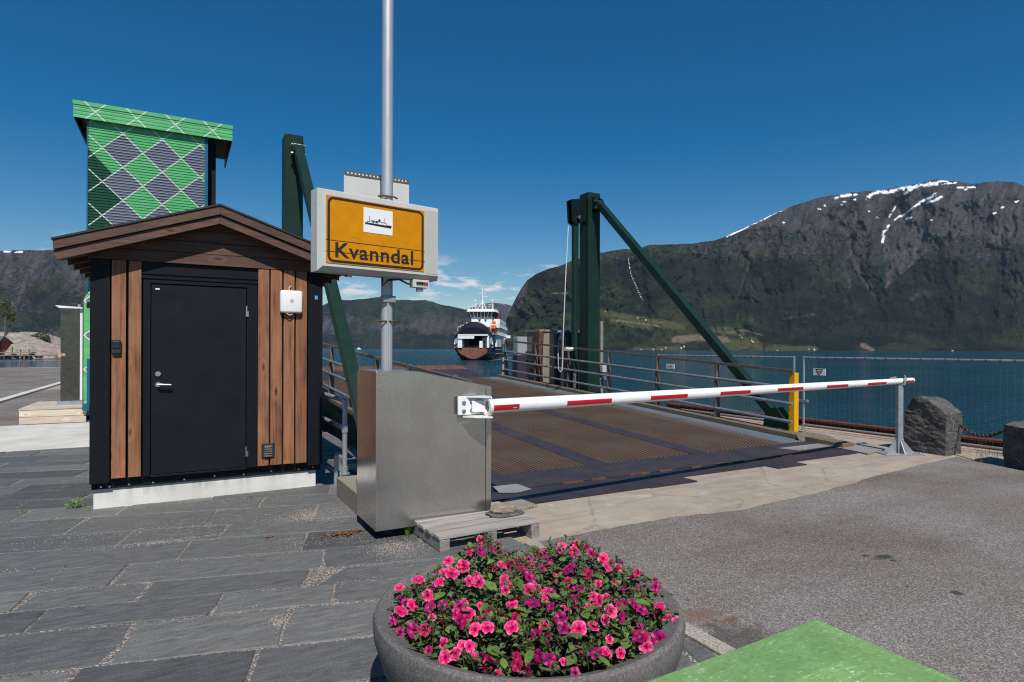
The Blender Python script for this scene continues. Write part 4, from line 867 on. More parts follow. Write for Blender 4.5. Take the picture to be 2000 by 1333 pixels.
for n in tm.node_tree.nodes:
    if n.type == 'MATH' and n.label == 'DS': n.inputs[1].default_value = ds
box('tower_body', MT['charcoal'], tw, xl + 0.02, xr - 0.01, TY + 0.02, 19.2, 0.3, 7.0)
box('rear_shaft', MT['charcoal'], tw, xr + 0.06, P(421, 400, Y=17.5).x, 17.4, 19.1, 0.0, 6.95)
for x in (xl - 0.03, xr): box('corner_trim', MT['blue_steel'], tw, x, x + (0.028 if x < 0 else 0.075), TY - 0.012, TY + 0.06, 0.45, 7.02)
fx0, fx1 = P(143, 211, Y=16.88).x, P(454, 260, Y=16.88).x; fz0, fz1 = P(143, 228, Y=16.88).z, P(143, 195, Y=16.88).z
rfm = argyle('roof_argyle_print', True); fa = MB(); corrug(fa, fx0, fx1, 16.88, fz0, fz1 - 0.09, 0.082, 0.008); fa.box(fx0 - .01, fx1 + .01, 16.865, 16.91, fz1 - 0.09, fz1); fo = fa.build('fascia', rfm, tw)
fxc = P(186, 219, Y=16.88); retune(rfm, -(fxc.x - WLOC[fo.name].x), -(fxc.z - WLOC[fo.name].z))
rs_ = box('roof', MT['charcoal'], tw, fx0 + 0.01, fx1 - 0.01, 16.90, 19.5, fz0 + 0.24, fz1 - 0.02)
for x in (fx0, fx1 - 0.03): box('roof_edge', MT['charcoal'], tw, x, x + 0.03, 16.91, 19.5, fz0, fz1 - 0.03)
lp = MB().prism([(P(163, 700, Y=16.9).x, 16.9, 0.42), (-1.0, 16.9, 0.42), (-1.0, 16.9, 3.0), (P(177, 573, Y=16.9).x, 16.9, 2.97), (P(168, 578, Y=16.9).x, 16.9, 2.92), (P(163.5, 586, Y=16.9).x, 16.9, 2.80)], (0, 0.07, 0))
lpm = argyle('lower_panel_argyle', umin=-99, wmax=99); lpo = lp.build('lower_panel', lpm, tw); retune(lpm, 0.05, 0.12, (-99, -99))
box('slot', MT['green_dark'], lpo, P(169, 600, Y=16.89).x, -1.3, 16.885, 16.899, 2.62, 2.74)
MB().box(P(170, 700, Y=16.7).x, P(176.5, 700, Y=16.7).x, 16.66, 16.74, 0.0, 1.44).box(P(170, 700, Y=16.7).x - .1, -1.2, 16.66, 16.74, 0.05, 0.16).box(P(163, 700, Y=16.7).x, P(176.5, 700, Y=16.7).x, 16.5, 16.9, 0.28, 0.42).build('support_frame', MT['blue_steel'], tw)
# timber step and tall stainless cabinet beside the tower
st = empty('timber_step', (-2.4, 17.6, 0), 'low pale timber step under the tall stainless cabinet', 'step')
sx0, sx1 = P(37, 820, Y=16.6).x, P(168, 820, Y=16.6).x
for k, (z0, z1) in enumerate(((0.02, 0.17), (0.178, 0.325))):
    box('plank', MT['plank_pale'], st, sx0, sx1, 16.6, 16.635, z0, z1, 0.004); box('plank', MT['plank_pale'], st, sx0, sx0 + 0.03, 16.64, 18.6, z0, z1, 0.004)
for k in range(14): box('plank', MT['plank_pale'], st, sx0 - 0.01, sx1 + 0.01, 16.59 + k * 0.145, 16.59 + k * 0.145 + 0.138, 0.33, 0.362, 0.003)
cb = empty('steel_cabinet', (-2.3, 17.7, 0.36), 'tall narrow stainless cabinet with white top on the timber step', 'cabinet')
cl_, cr_ = P(118, 700, Y=17.3).x, P(160, 700, Y=17.3).x; ct = P(140, 603, Y=17.3).z
box('housing', MT['stainless_tall'], cb, cl_, cr_, 17.3, 17.8, 0.45, ct, 0.006)
MB().box(cl_ - .06, cr_ + .02, 17.25, 17.85, 0.362, 0.45).build('base', MT['galv'], cb)
MB().prism([(cl_ - 0.09, 17.2, ct + 0.06), (cr_ + 0.02, 17.2, ct + 0.03), (cr_ + 0.02, 17.2, ct), (cl_ - 0.01, 17.2, ct)], (0, 0.7, 0)).build('lid', MT['white_paint'], cb)
box('corner_strip', MT['white_paint'], cb, cr_ - 0.035, cr_ + 0.012, 17.28, 17.299, 0.46, ct)
MB().box(cl_ + 0.01, cl_ + 0.10, 17.26, 17.299, 1.50, 1.56).build('latch', MT['galv'], cb); box('padlock', MT['yellow_paint'], cb, cl_ - 0.03, cl_ + 0.025, 17.24, 17.28, 1.485, 1.545)
MB().tube([(cr_ - 0.06, 17.4, ct + 0.04), (cr_ - 0.06, 17.4, ct + 0.11)], 0.035, 8).build('lifting_eye', MT['galv'], cb)

# ------------------------------------------------------------------ ferry ramp with its railings
RX0, RX1, RY0, RY1 = 3.12, 10.30, 6.34, 19.2
def rz(y): return 0.055 * (y - 6.6) if y > 6.6 else 0.0
def sheet(mb, x0, x1, y0, y1, dz, th=0.012):
    return mb.prism([(x0, y0, rz(y0) + dz), (x1, y0, rz(y0) + dz), (x1, y1, rz(y1) + dz), (x0, y1, rz(y1) + dz)], (0, 0, th))
ramp = empty('ferry_ramp', (6.7, 12.5, 0), 'hinged steel car ramp with rusty grating deck rising towards the ferry', 'ramp')
g = MB(); n = 14
und = []
for i in range(n + 1):
    y = RY0 + (RY1 - RY0) * i / n; t = i / n; und.append((y, rz(y) - 0.05, rz(y) - 0.22 - 0.75 * math.sin(math.pi * t) ** 0.8))
for x0, x1 in ((RX0 + 0.02, RX0 + 0.3), (6.6, 6.8), (RX1 - 0.3, RX1 - 0.02)):
    m = MB()
    m.prism([(x0, y, zt) for y, zt, zb in und] + [(x0, y, zb) for y, zt, zb in reversed(und)], (x1 - x0, 0, 0)); m.build('girder', MT['green_dark'], ramp)
sheet(MB(), RX0, RX1, RY0, RY1, -0.045, 0.04).build('deck_base', MT['green_dark'], ramp)
# smooth bands and grating fields
ya = 7.05
p1a, p1b = P(1179, 908, Z=.02).x, P(1391, 888, Z=.03).x
sA = p1a - 0.12; sB = p1b - 0.12
bands = [(RX0 + 0.35, RX0 + 0.62), (sA - 0.17, sA + 0.17), (sB - 0.17, sB + 0.17)]
sheet(MB(), RX0 + 0.30, RX1 - 0.32, RY0 + 0.02, ya, 0.0, 0.016).build('hinge_plate', MT['steel_blue'], ramp)
for a, b in bands: sheet(MB(), a, b, ya + 0.005, RY1, 0.0, 0.015).build('runner_plate', MT['steel_blue'], ramp)
fields = [(bands[0][1], bands[1][0]), (bands[1][1], bands[2][0]), (bands[2][1], RX1 - 1.16)]
for a, b in fields:
    for y0, y1 in ((ya, 9.6), (9.6, 12.4), (12.4, 15.6), (15.6, RY1)): sheet(MB(), a + .006, b - .006, y0 + .006, y1 - .006, 0.0, 0.011).build('grating_panel', MT['grating'], ramp)
sheet(MB(), RX1 - 1.15, RX1 - 0.32, ya + 0.005, RY1, 0.0, 0.011).build('worn_grating', MT['grating_worn'], ramp)
for x0, x1 in ((RX0, RX0 + 0.3), (RX1 - 0.31, RX1)): sheet(MB(), x0, x1, 7.35 if x0 < 4 else RY0, RY1, -0.02, 0.11).build('edge_beam', MT['ramp_edge'], ramp, bevel=0.01)
# raised lip flaps at the seaward end
for k in range(3):
    a, b = RX0 + 0.15 + k * 2.07, RX0 + 0.15 + k * 2.07 + 2.05
    zl = lambda y: rz(RY1) + (1.075 - rz(RY1)) * (y - RY1) / (21.2 - RY1)
    for y0, y1, m_ in ((RY1 + .02, 20.5, 'steel_plate'), (20.52, 21.2, 'rust')):
        MB().prism([(a, y0, zl(y0) - .04), (b, y0, zl(y0) - .04), (b, y1, zl(y1) - .04), (a, y1, zl(y1) - .04)], (0, 0, 0.04)).build('lip_flap', MT[m_], ramp)
posts_y = [7.5, 9.32, 11.18, 13.08, 14.99, 16.89, 18.97]
for side, X_, nm in ((1, 10.2, 'ramp_railing'), (-1, 3.25, 'ramp_railing')):
    rr = link(nm, None, (X_, 13, 0.5), ramp)
    for i, y in enumerate(posts_y):
        if side == 1 and i == 0: continue
        z0 = rz(y) + 0.07; z1 = rz(y) + 1.30
        MB().bar((X_ + side * .01, y, z0), (X_, y, z1), 0.15, 0.045, (0, 1, 0), 0.075, 0.045).box(X_ - .07, X_ + .10, y - .10, y + .10, z0 - .005, z0 + .015).build('post', MT['old_rail'], rr)
    ys = 7.45 if side == 1 else 7.0
    MB().bar((X_, ys, rz(ys) + 1.245), (X_, 19.02, rz(19.02) + 1.31), 0.055, 0.055).build('handrail', MT['old_rail'], rr)
    for h in (0.93, 0.63, 0.29): MB().tube([(X_ - 0.04, ys, rz(ys) + h), (X_ - 0.04, 12.2, rz(12.2) + h), (X_ - 0.04, 19.0, rz(19.0) + h)], 0.031, 8).build('rail', MT['rail_pipe'], rr, smooth=True)

# steel apron plates where ramp meets the quay
ap = empty('threshold_plates', (6, 6, 0), 'dark purple steel threshold plates with stepped edge before the ramp', 'steel plates')
for (x0, x1, y0, y1, z) in ((3.05, 10.0, 5.97, 6.30, 0.012), (3.25, 5.83, 5.67, 5.968, 0.011), (5.832, 7.49, 5.93, 5.969, 0.011), (5.05, 5.835, 5.64, 5.669, 0.011), (7.492, 8.125, 5.71, 5.968, 0.0112), (8.127, 9.75, 5.95, 5.969, 0.0112)):
    MB().box(x0, x1, y0, y1, 0.004, 0.004 + z).build('plate', MT['steel_plate'], ap)
hb = MB()
for k in range(9):
    x = 4.2 + k * 0.52 + R(-.1, .1); hb.box(x, x + R(.18, .34), 6.275, 6.315, 0.01, 0.034)
hb.build('hinge_knuckle', MT['rust'], ap); MB().box(3.1, 10.0, 6.301, 6.355, 0.0, 0.008).build('hinge_gap', MT['black'], ap)
q = P(1610, 868, Z=0.03); gp = MB().prism([(*P(1520, 876, Z=.028).xy, .02), (*P(1548, 868, Z=.028).xy, .02), (*P(1600, 862, Z=.028).xy, .02), (*P(1640, 864, Z=.028).xy, .02), (*P(1632, 870, Z=.028).xy, .02), (*P(1560, 880, Z=.028).xy, .02)], (0, 0, .012)).build('worn_plate', MT['plate_grey'], ap)
MB().prism([(*P(962, 950, Z=.03).xy, .024), (*P(1010, 945, Z=.03).xy, .024), (*P(1038, 955, Z=.03).xy, .024), (*P(1010, 962, Z=.03).xy, .024), (*P(975, 962, Z=.03).xy, .024)], (0, 0, .004)).build('worn_plate', MT['plate_grey'], ap)
for nm, pts, lab in (('tread_plate', ((1622, 873), (1682, 868), (1730, 878), (1695, 888)), 'perforated steel tread plate on the concrete left of the boom rest'), ('tread_plate', ((975, 985), (1005, 973), (1050, 989), (1000, 1000)), 'small perforated tread plate beside the pallet')):
    o = MB().prism([(*P(a, b, Z=0.01).xy, 0.005) for a, b in pts], (0, 0, 0.02)).build(nm, MT['tread']); setp(o, lab, 'tread plate')

# ------------------------------------------------------------------ green lifting portals
def portal(X0, X1, Yc, top, strut_x, base, label, side):
    r = empty('lifting_tower', ((X0 + X1) / 2, Yc, 0), label, 'lifting tower')
    MB().box(X0, X1, Yc, Yc + 0.46, -5.5, top).build('column', MT['green_steel'], r, bevel=0.012)
    MB().box(X0 - 0.06, X1 + 0.06, Yc - 0.05, Yc + 0.52, -0.02, 0.02).build('base_plate', MT['green_dark'], r)
    xs = strut_x
    MB().bar((xs, Yc - 0.18, top - 0.36), (base[0], base[1], 0.22), 0.19, 0.19).build('strut', MT['green_steel'], r, bevel=0.01)
    for dx in (-0.125, 0.105):
        gb = MB().prism([(xs + dx, Yc + 0.01, top - 0.12), (xs + dx, Yc - 0.20, top - 0.22), (xs + dx, Yc - 0.36, top - 0.47), (xs + dx, Yc - 0.28, top - 0.56), (xs + dx, Yc + 0.01, top - 0.52)], (0.02, 0, 0)).build('strut_bracket', MT['green_steel'], r)
    for z in (-.2, -.40): MB().tube([(xs - 0.16, Yc - 0.19, top + z - .1), (xs + 0.16, Yc - 0.19, top + z - .1)], 0.035, 8).build('bolt', MT['chrome'], gb)
    MB().prism([(base[0] - 0.3, base[1] - 0.42, -0.0), (base[0] + 0.3, base[1] - 0.42, -0.0), (base[0] + 0.3, base[1] + 0.42, -0.0), (base[0] - 0.3, base[1] + 0.42, -0.0)], (0, 0, 0.04)).build('foot_plate', MT['green_dark'], r)
    for dx in (-0.12, 0.10):
        MB().prism([(base[0] + dx, base[1] - 0.36, 0.04), (base[0] + dx, base[1] + 0.34, 0.04), (base[0] + dx, base[1] + 0.26, 0.46), (base[0] + dx, base[1] + 0.02, 0.52), (base[0] + dx, base[1] - 0.30, 0.16)], (0.02, 0, 0)).build('foot_bracket', MT['green_steel'], r)
    if side != 1: return r
    # hydraulic cylinder hung on the ramp side
    xc = (X0 - 0.30) if side == 1 else (X1 + 0.30); xa, xb = (X0 - 0.52, X0) if side == 1 else (X1, X1 + 0.52)
    MB().prism([(xa, Yc + 0.33, top - 0.28), (xb, Yc + 0.33, top - 0.2), (xb, Yc + 0.33, top - 0.85), (xa + .18, Yc + 0.33, top - 0.98), (xa + .04, Yc + 0.33, top - .9)], (0, 0.06, 0)).prism([(xa, Yc + 0.12, top - 0.28), (xb, Yc + 0.12, top - 0.2), (xb, Yc + 0.12, top - 0.85), (xa + .18, Yc + 0.12, top - 0.98), (xa + .04, Yc + 0.12, top - .9)], (0, 0.05, 0)).prism([(xa, Yc + .12, top - .28), (xb, Yc + .12, top - .2), (xb, Yc + .39, top - .2), (xa, Yc + .39, top - .28)], (0, 0, .02)).build('cylinder_bracket', MT['green_dark'], r)
    MB().tube([(xc, Yc + 0.02, top - 0.78), (xc, Yc + 0.46, top - 0.78)], 0.05, 10).build('pin', MT['chrome'], r)
    MB().tube([(xc, Yc + 0.25, top - 0.8), (xc, Yc + 0.25, 1.0)], 0.105, 14).build('cylinder', MT['green_steel'], r, smooth=True)
    MB().tube([(xc, Yc + 0.25, 1.0), (xc, Yc + 0.25, 0.35)], 0.06, 12).build('piston_rod', MT['chrome'], r)
    return r
bR = P(1524, 842, Z=0.03); bL = (2.36, 8.35)
portal(P(1149, 500, Y=14.6).x, P(1172, 500, Y=14.6).x, 14.6, 6.37, 10.86, (bR.x, bR.y), 'dark green steel tower with a long strut right of the ramp', 1)
portal(P(556, 400, Y=14.6).x, P(592, 400, Y=14.6).x, 14.6, 6.62, 2.36, bL, 'dark green steel tower with strut rising behind the brown hut roof', -1)
rp = empty('hoist_rope', (10.1, 14.6, 1.2), 'thin white rope hanging down beside the right green tower', 'rope')
a = P(1110, 442, Y=14.7); b = P(1100, 655, Y=14.4); c = P(1099, 705, Y=14.4)
MB().tube([a, a.lerp(b, .5) + Vector((-.01, 0, 0)), b, c, P(1098, 722, Y=14.4), P(1094, 727, Y=14.4), P(1091, 722, Y=14.4), P(1090, 690, Y=14.4)], 0.014, 6).build('strand', MT['rope_white'], rp, smooth=True)
MB().tube([P(1104, 682, Y=14.38), P(1112, 683, Y=14.38), P(1118, 682, Y=14.38)], 0.06, 6).build('knot', MT['rope_white'], rp)
br = MB().tube([P(1090, 700, Y=15.2), P(1091, 665, Y=15.1), P(1098, 648, Y=15.0), P(1108, 644, Y=14.9), P(1118, 646, Y=14.9), P(1124, 655, Y=14.9)], 0.03, 7).tube([P(1093, 664, Y=15.05), P(1104, 649, Y=15.0), P(1120, 648, Y=14.85), P(1126, 650, Y=14.8)], 0.026, 6).build('mooring_rope', MT['rope_blue'], smooth=True)
setp(br, 'blue mooring rope draped over the dark fender block by the green tower', 'rope')

# piers and fenders beyond the ramp
px0, px1 = P(1054, 690, Y=16.9).x, P(1082, 690, Y=16.9).x
pr = empty('concrete_pier', ((px0 + px1) / 2, 17.2, 0), 'weathered concrete pier with rusty steel edge beyond the ramp railing', 'pier')
pz = P(1080, 646, Y=16.9).z
box('pier_block', MT['concrete_old'], pr, px0, px1, 16.9, 17.75, -5.5, pz, 0.03); MB().box(px0 - .03, px1 + .06, 16.86, 17.8, pz - .04, pz + .03).build('cap', MT['concrete_old'], pr)
MB().box(px0 - 0.05, px0 + 0.10, 16.86, 17.2, -3, pz - .05).build('rusty_edge', MT['rust'], pr)
for z in (1.55, 1.25, .95, .45): box('rusty_strap', MT['rust'], pr, px0 - 0.04, px0 + .001, 17.2, 17.76, z, z + .07)
fb = empty('fender_block', (11.7, 16.5, 0), 'black rubber faced fender block between the concrete pier and green tower', 'fender')
f0, f1 = P(1087, 690, Y=16.5).x, P(1152, 690, Y=16.5).x
box('backing', MT['concrete_old'], fb, f0 - 0.02, f1, 16.62, 17.5, -5.5, 2.32); box('rubber_face', MT['rubber'], fb, f0 + 0.05, f1 - .03, 16.3, 16.6, -3, 2.25, 0.06)
for k in range(4): box('fender_rib', MT['black'], fb, f0 + .15 + k * .3, f0 + .27 + k * .3, 16.22, 16.31, -3, 2.1)
fp = empty('blue_fender', (10.7, 19.8, 0), 'blue grey fender panel with dark lower half by the far railing post', 'fender')
g0, g1 = P(1011, 690, Y=19.6).x, P(1034, 690, Y=19.6).x; gz, gm = P(1020, 658, Y=19.6).z, P(1020, 694, Y=19.6).z
box('upper_panel', MT['ship_grey'], fp, g0, g1, 19.6, 19.95, gm, gz, 0.02); box('lower_panel', MT['steel_blue'], fp, g0 - .03, g1 + .02, 19.56, 19.95, -3, gm - .005, 0.02)
mp_ = empty('marker_pole', P(984, 735, Y=19.1), 'slim white pole wrapped with green rope at the far end of the railing', 'pole')
a = P(982, 738, Y=19.1); b = P(985.5, 660, Y=19.1)
MB().tube([a, b], 0.045, 8).build('pole', MT['galv_pole'], mp_, smooth=True)
MB().tube([a.lerp(b, .62 + k * .006) + Vector((.06 * math.cos(k * 1.3), .06 * math.sin(k * 1.3), 0)) for k in range(40)], 0.022, 5).build('rope_wrap', MT['rope_green'], mp_)
for t in (.15, .35, .52): MB().tube([a.lerp(b, t), a.lerp(b, t + .05)], 0.055, 8).build('band', MT['black'], mp_)
cp = empty('cable_post', (11.4, 15, 0), 'slender concrete post with small pale box behind the right green tower', 'post')
c0, c1 = P(1173, 690, Y=15.4).x, P(1178, 690, Y=15.4).x
MB().box(c0, c1, 15.4, 15.5, -3, P(1175, 628, Y=15.4).z).build('shaft', MT['concrete_old'], cp)
q = P(1179, 722, Y=15.3); box('junction_box', MT['panel_grey'], cp, q.x - .08, q.x + .08, 15.25, 15.38, q.z - .09, q.z + .13, .01); MB().tube([(q.x + .02, 15.3, q.z - .22), (q.x + .02, 15.2, q.z - .24)], .09, 12).build('lamp', MT['galv'], cp)
bl_ = MB().loft([[P(1312, 805, X=11.0), P(1338, 811, X=10.8), P(1330, 812, X=11.2), P(1310, 808, X=11.3)], [P(1313, 798, X=11.0), P(1338, 806, X=10.85), P(1328, 797, X=11.2), P(1320, 793, X=11.25)]]).build('mooring_block', MT['dark_stone']); setp(bl_, 'small black angular block on the quay beyond the ramp railing', 'block')

# quay edge beam, mesh fence, concrete weight, yellow post
eb = empty('quay_edge_beam', (12.3, 6, 0), 'rusty red steel beam along the quay edge behind the mesh fence', 'edge beam')
MB().box(12.2, 12.42, -10, 13.05, 0.0, 0.05).build('flange', MT['beam_rust'], eb); MB().box(12.28, 12.34, -10, 13.04, 0.05, 0.13).build('web', MT['beam_rust'], eb); MB().box(12.2, 12.42, -10, 13.05, 0.13, 0.17).build('flange', MT['beam_rust'], eb)
for k in range(30): MB().box(12.21, 12.28, -9 + k * .73, -8.985 + k * .73, .05, .13).build('stiffener', MT['beam_rust'], eb)
def fence_panel(y0, y1, label, sign=None, X_=11.65, zt=1.54):
    r = empty('mesh_fence_panel', (X_, (y0 + y1) / 2, 0), label, 'mesh fence', 'mesh fence panels along the quay edge')
    for y in (y0, y1): MB().tube([(X_, y, 0.0), (X_, y, zt + .03)], 0.024, 8).build('post', MT['galv'], r, smooth=True)
    MB().tube([(X_, y0, zt), (X_, y1, zt)], 0.020, 8).build('top_rail', MT['galv'], r, smooth=True)
    MB().tube([(X_, y0, 0.12), (X_, y1, 0.12)], 0.018, 8).build('bottom_rail', MT['galv'], r, smooth=True)
    m = MB(); n = int(abs(y1 - y0) / 0.10)
    for k in range(1, n): y = y0 + (y1 - y0) * k / n; m.tube([(X_, y, 0.1), (X_, y, zt)], 0.0008, 3, cap=False)
    for k in range(1, 6): z = 0.12 + (zt - .12) * k / 6; m.tube([(X_ + .003, y0, z), (X_ + .003, y1, z)], 0.0008, 3, cap=False)
    setp(m.build('wire_mesh', MT['old_rail'], r), kind='stuff')
    cl = MB()
    for k in range(int(abs(y1 - y0) / 0.2)): y = min(y0, y1) + .1 + k * .2; cl.tube([(X_, y - .012, zt), (X_, y + .012, zt)], 0.026, 6)
    cl.build('wire_clip', MT['old_rail'], r)
    if sign:
        ys, zs_, w, h, kind = sign; s = box('sign_plate', MT['white_paint'], r, X_ - .03, X_ - .018, ys - w / 2, ys + w / 2, zs_ - h / 2, zs_ + h / 2)
        if kind == 'logo':
            MB().prism([(X_ - .033, ys + w * .30, zs_ + h * .42), (X_ - .033, ys - w * .30, zs_ + h * .42), (X_ - .033, ys - w * .22, zs_ + .0), (X_ - .033, ys, zs_ - h * .46), (X_ - .033, ys + w * .22, zs_ + .0)], (.0028, 0, 0)).build('emblem', MT['black'], s)
            box('emblem_bar', MT['white_paint'], s, X_ - .036, X_ - .0332, ys - w * .19, ys + w * .19, zs_ + h * .10, zs_ + h * .26); box('emblem_dot', MT['white_paint'], s, X_ - .036, X_ - .0332, ys - w * .06, ys + w * .05, zs_ - h * .2, zs_ - h * .04)
        else:
            for zz, ww in ((.22, .36), (.0, .30), (-.22, .36)): box('printed_line', MT['panel_grey'], s, X_ - .033, X_ - .0303, ys - w * ww, ys + w * ww, zs_ + h * zz - .008, zs_ + h * zz + .008)
    return r
q1 = P(1309, 716, X=11.62); q2 = P(1600, 727, X=11.62)
fence_panel(12.72, 8.50, 'mesh fence panel left of the paired fence posts with a small white plate', (q1.y, q1.z, .30, .13, 'text'))
fence_panel(8.27, 4.05, 'mesh fence panel right of the paired fence posts with a triangle emblem plate', (q2.y, q2.z, .27, .14, 'logo'))
fence_panel(3.82, 0.3, 'mesh fence panel behind the stones at the right edge')
for z in (0.62,): setp(MB().bar((11.65, 8.6, z), (11.65, 8.17, z), .05, .05).tube([(11.63, 8.385, z - .04), (11.6, 8.385, z + .05)], .014, 6).build('fence_clamp', MT['galv']), 'small steel clamp joining the two fence posts', 'clamp')
yp = empty('yellow_post', (10.27, 7.58, 0), 'square bright yellow post at the near end of the ramp railing', 'post')
ya_, yb_ = P(1545, 855, Y=7.5), 1.265
MB().box(10.21, 10.335, 7.44, 7.565, 0.015, yb_).build('shaft', MT['yellow_paint'], yp, bevel=.006); MB().box(10.16, 10.385, 7.39, 7.615, 0.0, 0.015).build('foot', MT['galv'], yp)
for dx, dy in ((-.085, -.085), (.085, -.085), (.085, .085)): MB().tube([(10.272 + dx, 7.50 + dy, .0), (10.272 + dx, 7.50 + dy, .045)], .012, 6).build('bolt', MT['galv'], yp)
w0, w1 = P(1568, 866, Z=0), P(1640, 871, Z=0); dv = (w1 - w0).normalized(); mw = frame(w0, (dv.x, dv.y)); L = (w1 - w0).length
cw = empty('concrete_weight', (w0 + w1) / 2, 'low grey chamfered concrete weight with lifting loop near the yellow post', 'weight')
MB(mw).prism([(-.05, 0, 0.02), (L + .1, 0, 0.0), (L + .12, 0, .05), (L - .22, 0, .19), (0.05, 0, .215), (-.1, 0, .12)], (0, .34, 0)).build('body', MT['concrete_old'], cw, bevel=.008)
MB(mw).tube([(L * .36, -.03, .0), (L * .34, -.05, .07), (L * .40, -.06, .11), (L * .46, -.05, .07), (L * .45, -.03, .0)], .013, 6).build('lifting_loop', MT['galv'], cw)

# standing stones and chain
S = lambda px, py, **k: tuple(P(px, py, **k))
def cut_stone(front, off, label, seed, tilt=0):
    # roughly split block: front outline pushed back by off, faces broken by small facets
    from mathutils import noise
    bm = bmesh.new(); off = Vector(off)
    f = [bm.verts.new(p) for p in front]; c0 = sum((Vector(p) for p in front), Vector()) / len(front)
    b = [bm.verts.new(c0 + (Vector(p) - c0) * 0.96 + off) for p in front]
    bm.faces.new(f); bm.faces.new(b[::-1])
    for i in range(len(f)): bm.faces.new((f[i], f[(i + 1) % len(f)], b[(i + 1) % len(f)], b[i]))
    bmesh.ops.recalc_face_normals(bm, faces=bm.faces); bmesh.ops.triangulate(bm, faces=bm.faces[:])
    for cuts in (2, 2, 1): bmesh.ops.subdivide_edges(bm, edges=[e for e in bm.edges if e.calc_length() > .07], cuts=cuts, use_grid_fill=True); bmesh.ops.triangulate(bm, faces=bm.faces[:])
    for v in bm.verts:
        p = v.co.copy(); n = v.normal
        v.co += n * (.026 * noise.noise(p * 4 + Vector((seed, 0, 0))) + .014 * noise.noise(Vector((p.x * 11, p.y * 11, p.z * 22 + seed)))) + Vector((noise.noise(p * 8), noise.noise(p * 8 + Vector((3, 0, 0))), noise.noise(p * 8 + Vector((0, 7, 0))))) * .008
    c = sum((v.co for v in bm.verts), Vector()) / len(bm.verts)
    for v in bm.verts: v.co -= c
    me = bpy.data.meshes.new('standing_stone'); bm.to_mesh(me); bm.free(); me.materials.append(MT['dark_stone'])
    return setp(link('standing_stone', me, c), label, 'stone')
A0, A1 = P(1766, 882, Z=-.02), P(1848, 894, Z=-.02)
def onface(px, py):
    n = Vector((A1.y - A0.y, A0.x - A1.x, 0)); r = Vector(ray(px, py)); o = Vector((0, 0, H)); return o + r * ((A0 - o).dot(n) / r.dot(n))
cut_stone([onface(1766, 884), onface(1766, 804), onface(1774, 791), onface(1785, 778), onface(1797, 775), onface(1812, 781), onface(1832, 797), onface(1849, 811), onface(1846, 896)], (.50, -.02, .01), 'dark standing stone with sloping top behind the boom rest', 2.0)
A0, A1 = P(1962, 914, Z=-.02), P(2040, 934, Z=-.02)
cut_stone([onface(1963, 918), onface(1957, 850), onface(1960, 828), onface(2000, 836), onface(2040, 842), onface(2044, 940)], (.62, .0, .03), 'dark blocky stone cut by the right edge of the view', 9.0)
ca, cb_ = P(1870, 826, X=11.22), P(1959, 842, X=10.65); chm = MB(); N = 22
for k in range(N):
    f = lambda t: ca.lerp(cb_, t) + Vector((0, 0, -.14 * 4 * t * (1 - t)))
    p, d = f((k + .5) / N), (f((k + 1) / N) - f(k / N)).normalized(); side = d.cross(Vector((0, 0, 1))).normalized(); u = side if k % 2 else d.cross(side)
    chm.tube([p + d * (.036 * math.cos(a)) + u * (.019 * math.sin(a)) for a in [2 * math.pi * i / 10 for i in range(11)]], .0085, 5, cap=False)
setp(chm.build('chain', MT['rust']), 'rusty iron chain hanging between the two dark stones', 'chain')

# ------------------------------------------------------------------ concrete block with pipe railing at the quay corner
setp(MB().box(1.565, 2.3, 5.85, 6.95, -0.02, 0.245).build('corner_block', MT['concrete_old'], bevel=.01), 'low concrete block beside the stainless barrier housing', 'concrete block')
prl = empty('pipe_railing', (1.7, 7.2, 0.25), 'short galvanised pipe railing between the hut and the barrier housing', 'railing')
p0 = P(673, 926, Z=.25); xP, yP = p0.x, p0.y
zt = P(670, 783, Y=yP).z; zm = P(672, 838, Y=yP).z
MB().tube([(xP, yP, .245), (xP, yP, zt - .02), (xP, yP + .02, zt), (xP - .005, yP + 1.7, zt)], .029, 10).build('post', MT['galv'], prl, smooth=True)
MB().tube([(xP, yP, zm), (xP, yP + 1.7, zm)], .027, 10).tube([(xP, yP + 1.7, zt), (xP, yP + 1.7, -.2)], .027, 10).build('rail', MT['galv'], prl, smooth=True)
for z in (zm, zt - .03, .30): MB().tube([(xP, yP, z - .04), (xP, yP, z + .04)], .037, 10).build('fitting', MT['galv'], prl)
MB().tube([(xP, yP, .245), (xP, yP, .262)], .06, 12).build('flange', MT['galv'], prl)
l0 = P(668, 898, Y=yP + .02).z
lo = [(xP, yP + .02, l0), (xP, yP + .40, l0), (xP, yP + .43, l0 - .03), (xP, yP + .43, l0 - .40), (xP, yP + .40, l0 - .43), (xP, yP + .12, l0 - .43)]
MB().tube(lo, .026, 8).tube([(xP, yP + .14, l0), (xP, yP + .14, l0 - .42)], .024, 8).build('lower_loop', MT['galv'], prl, smooth=True)

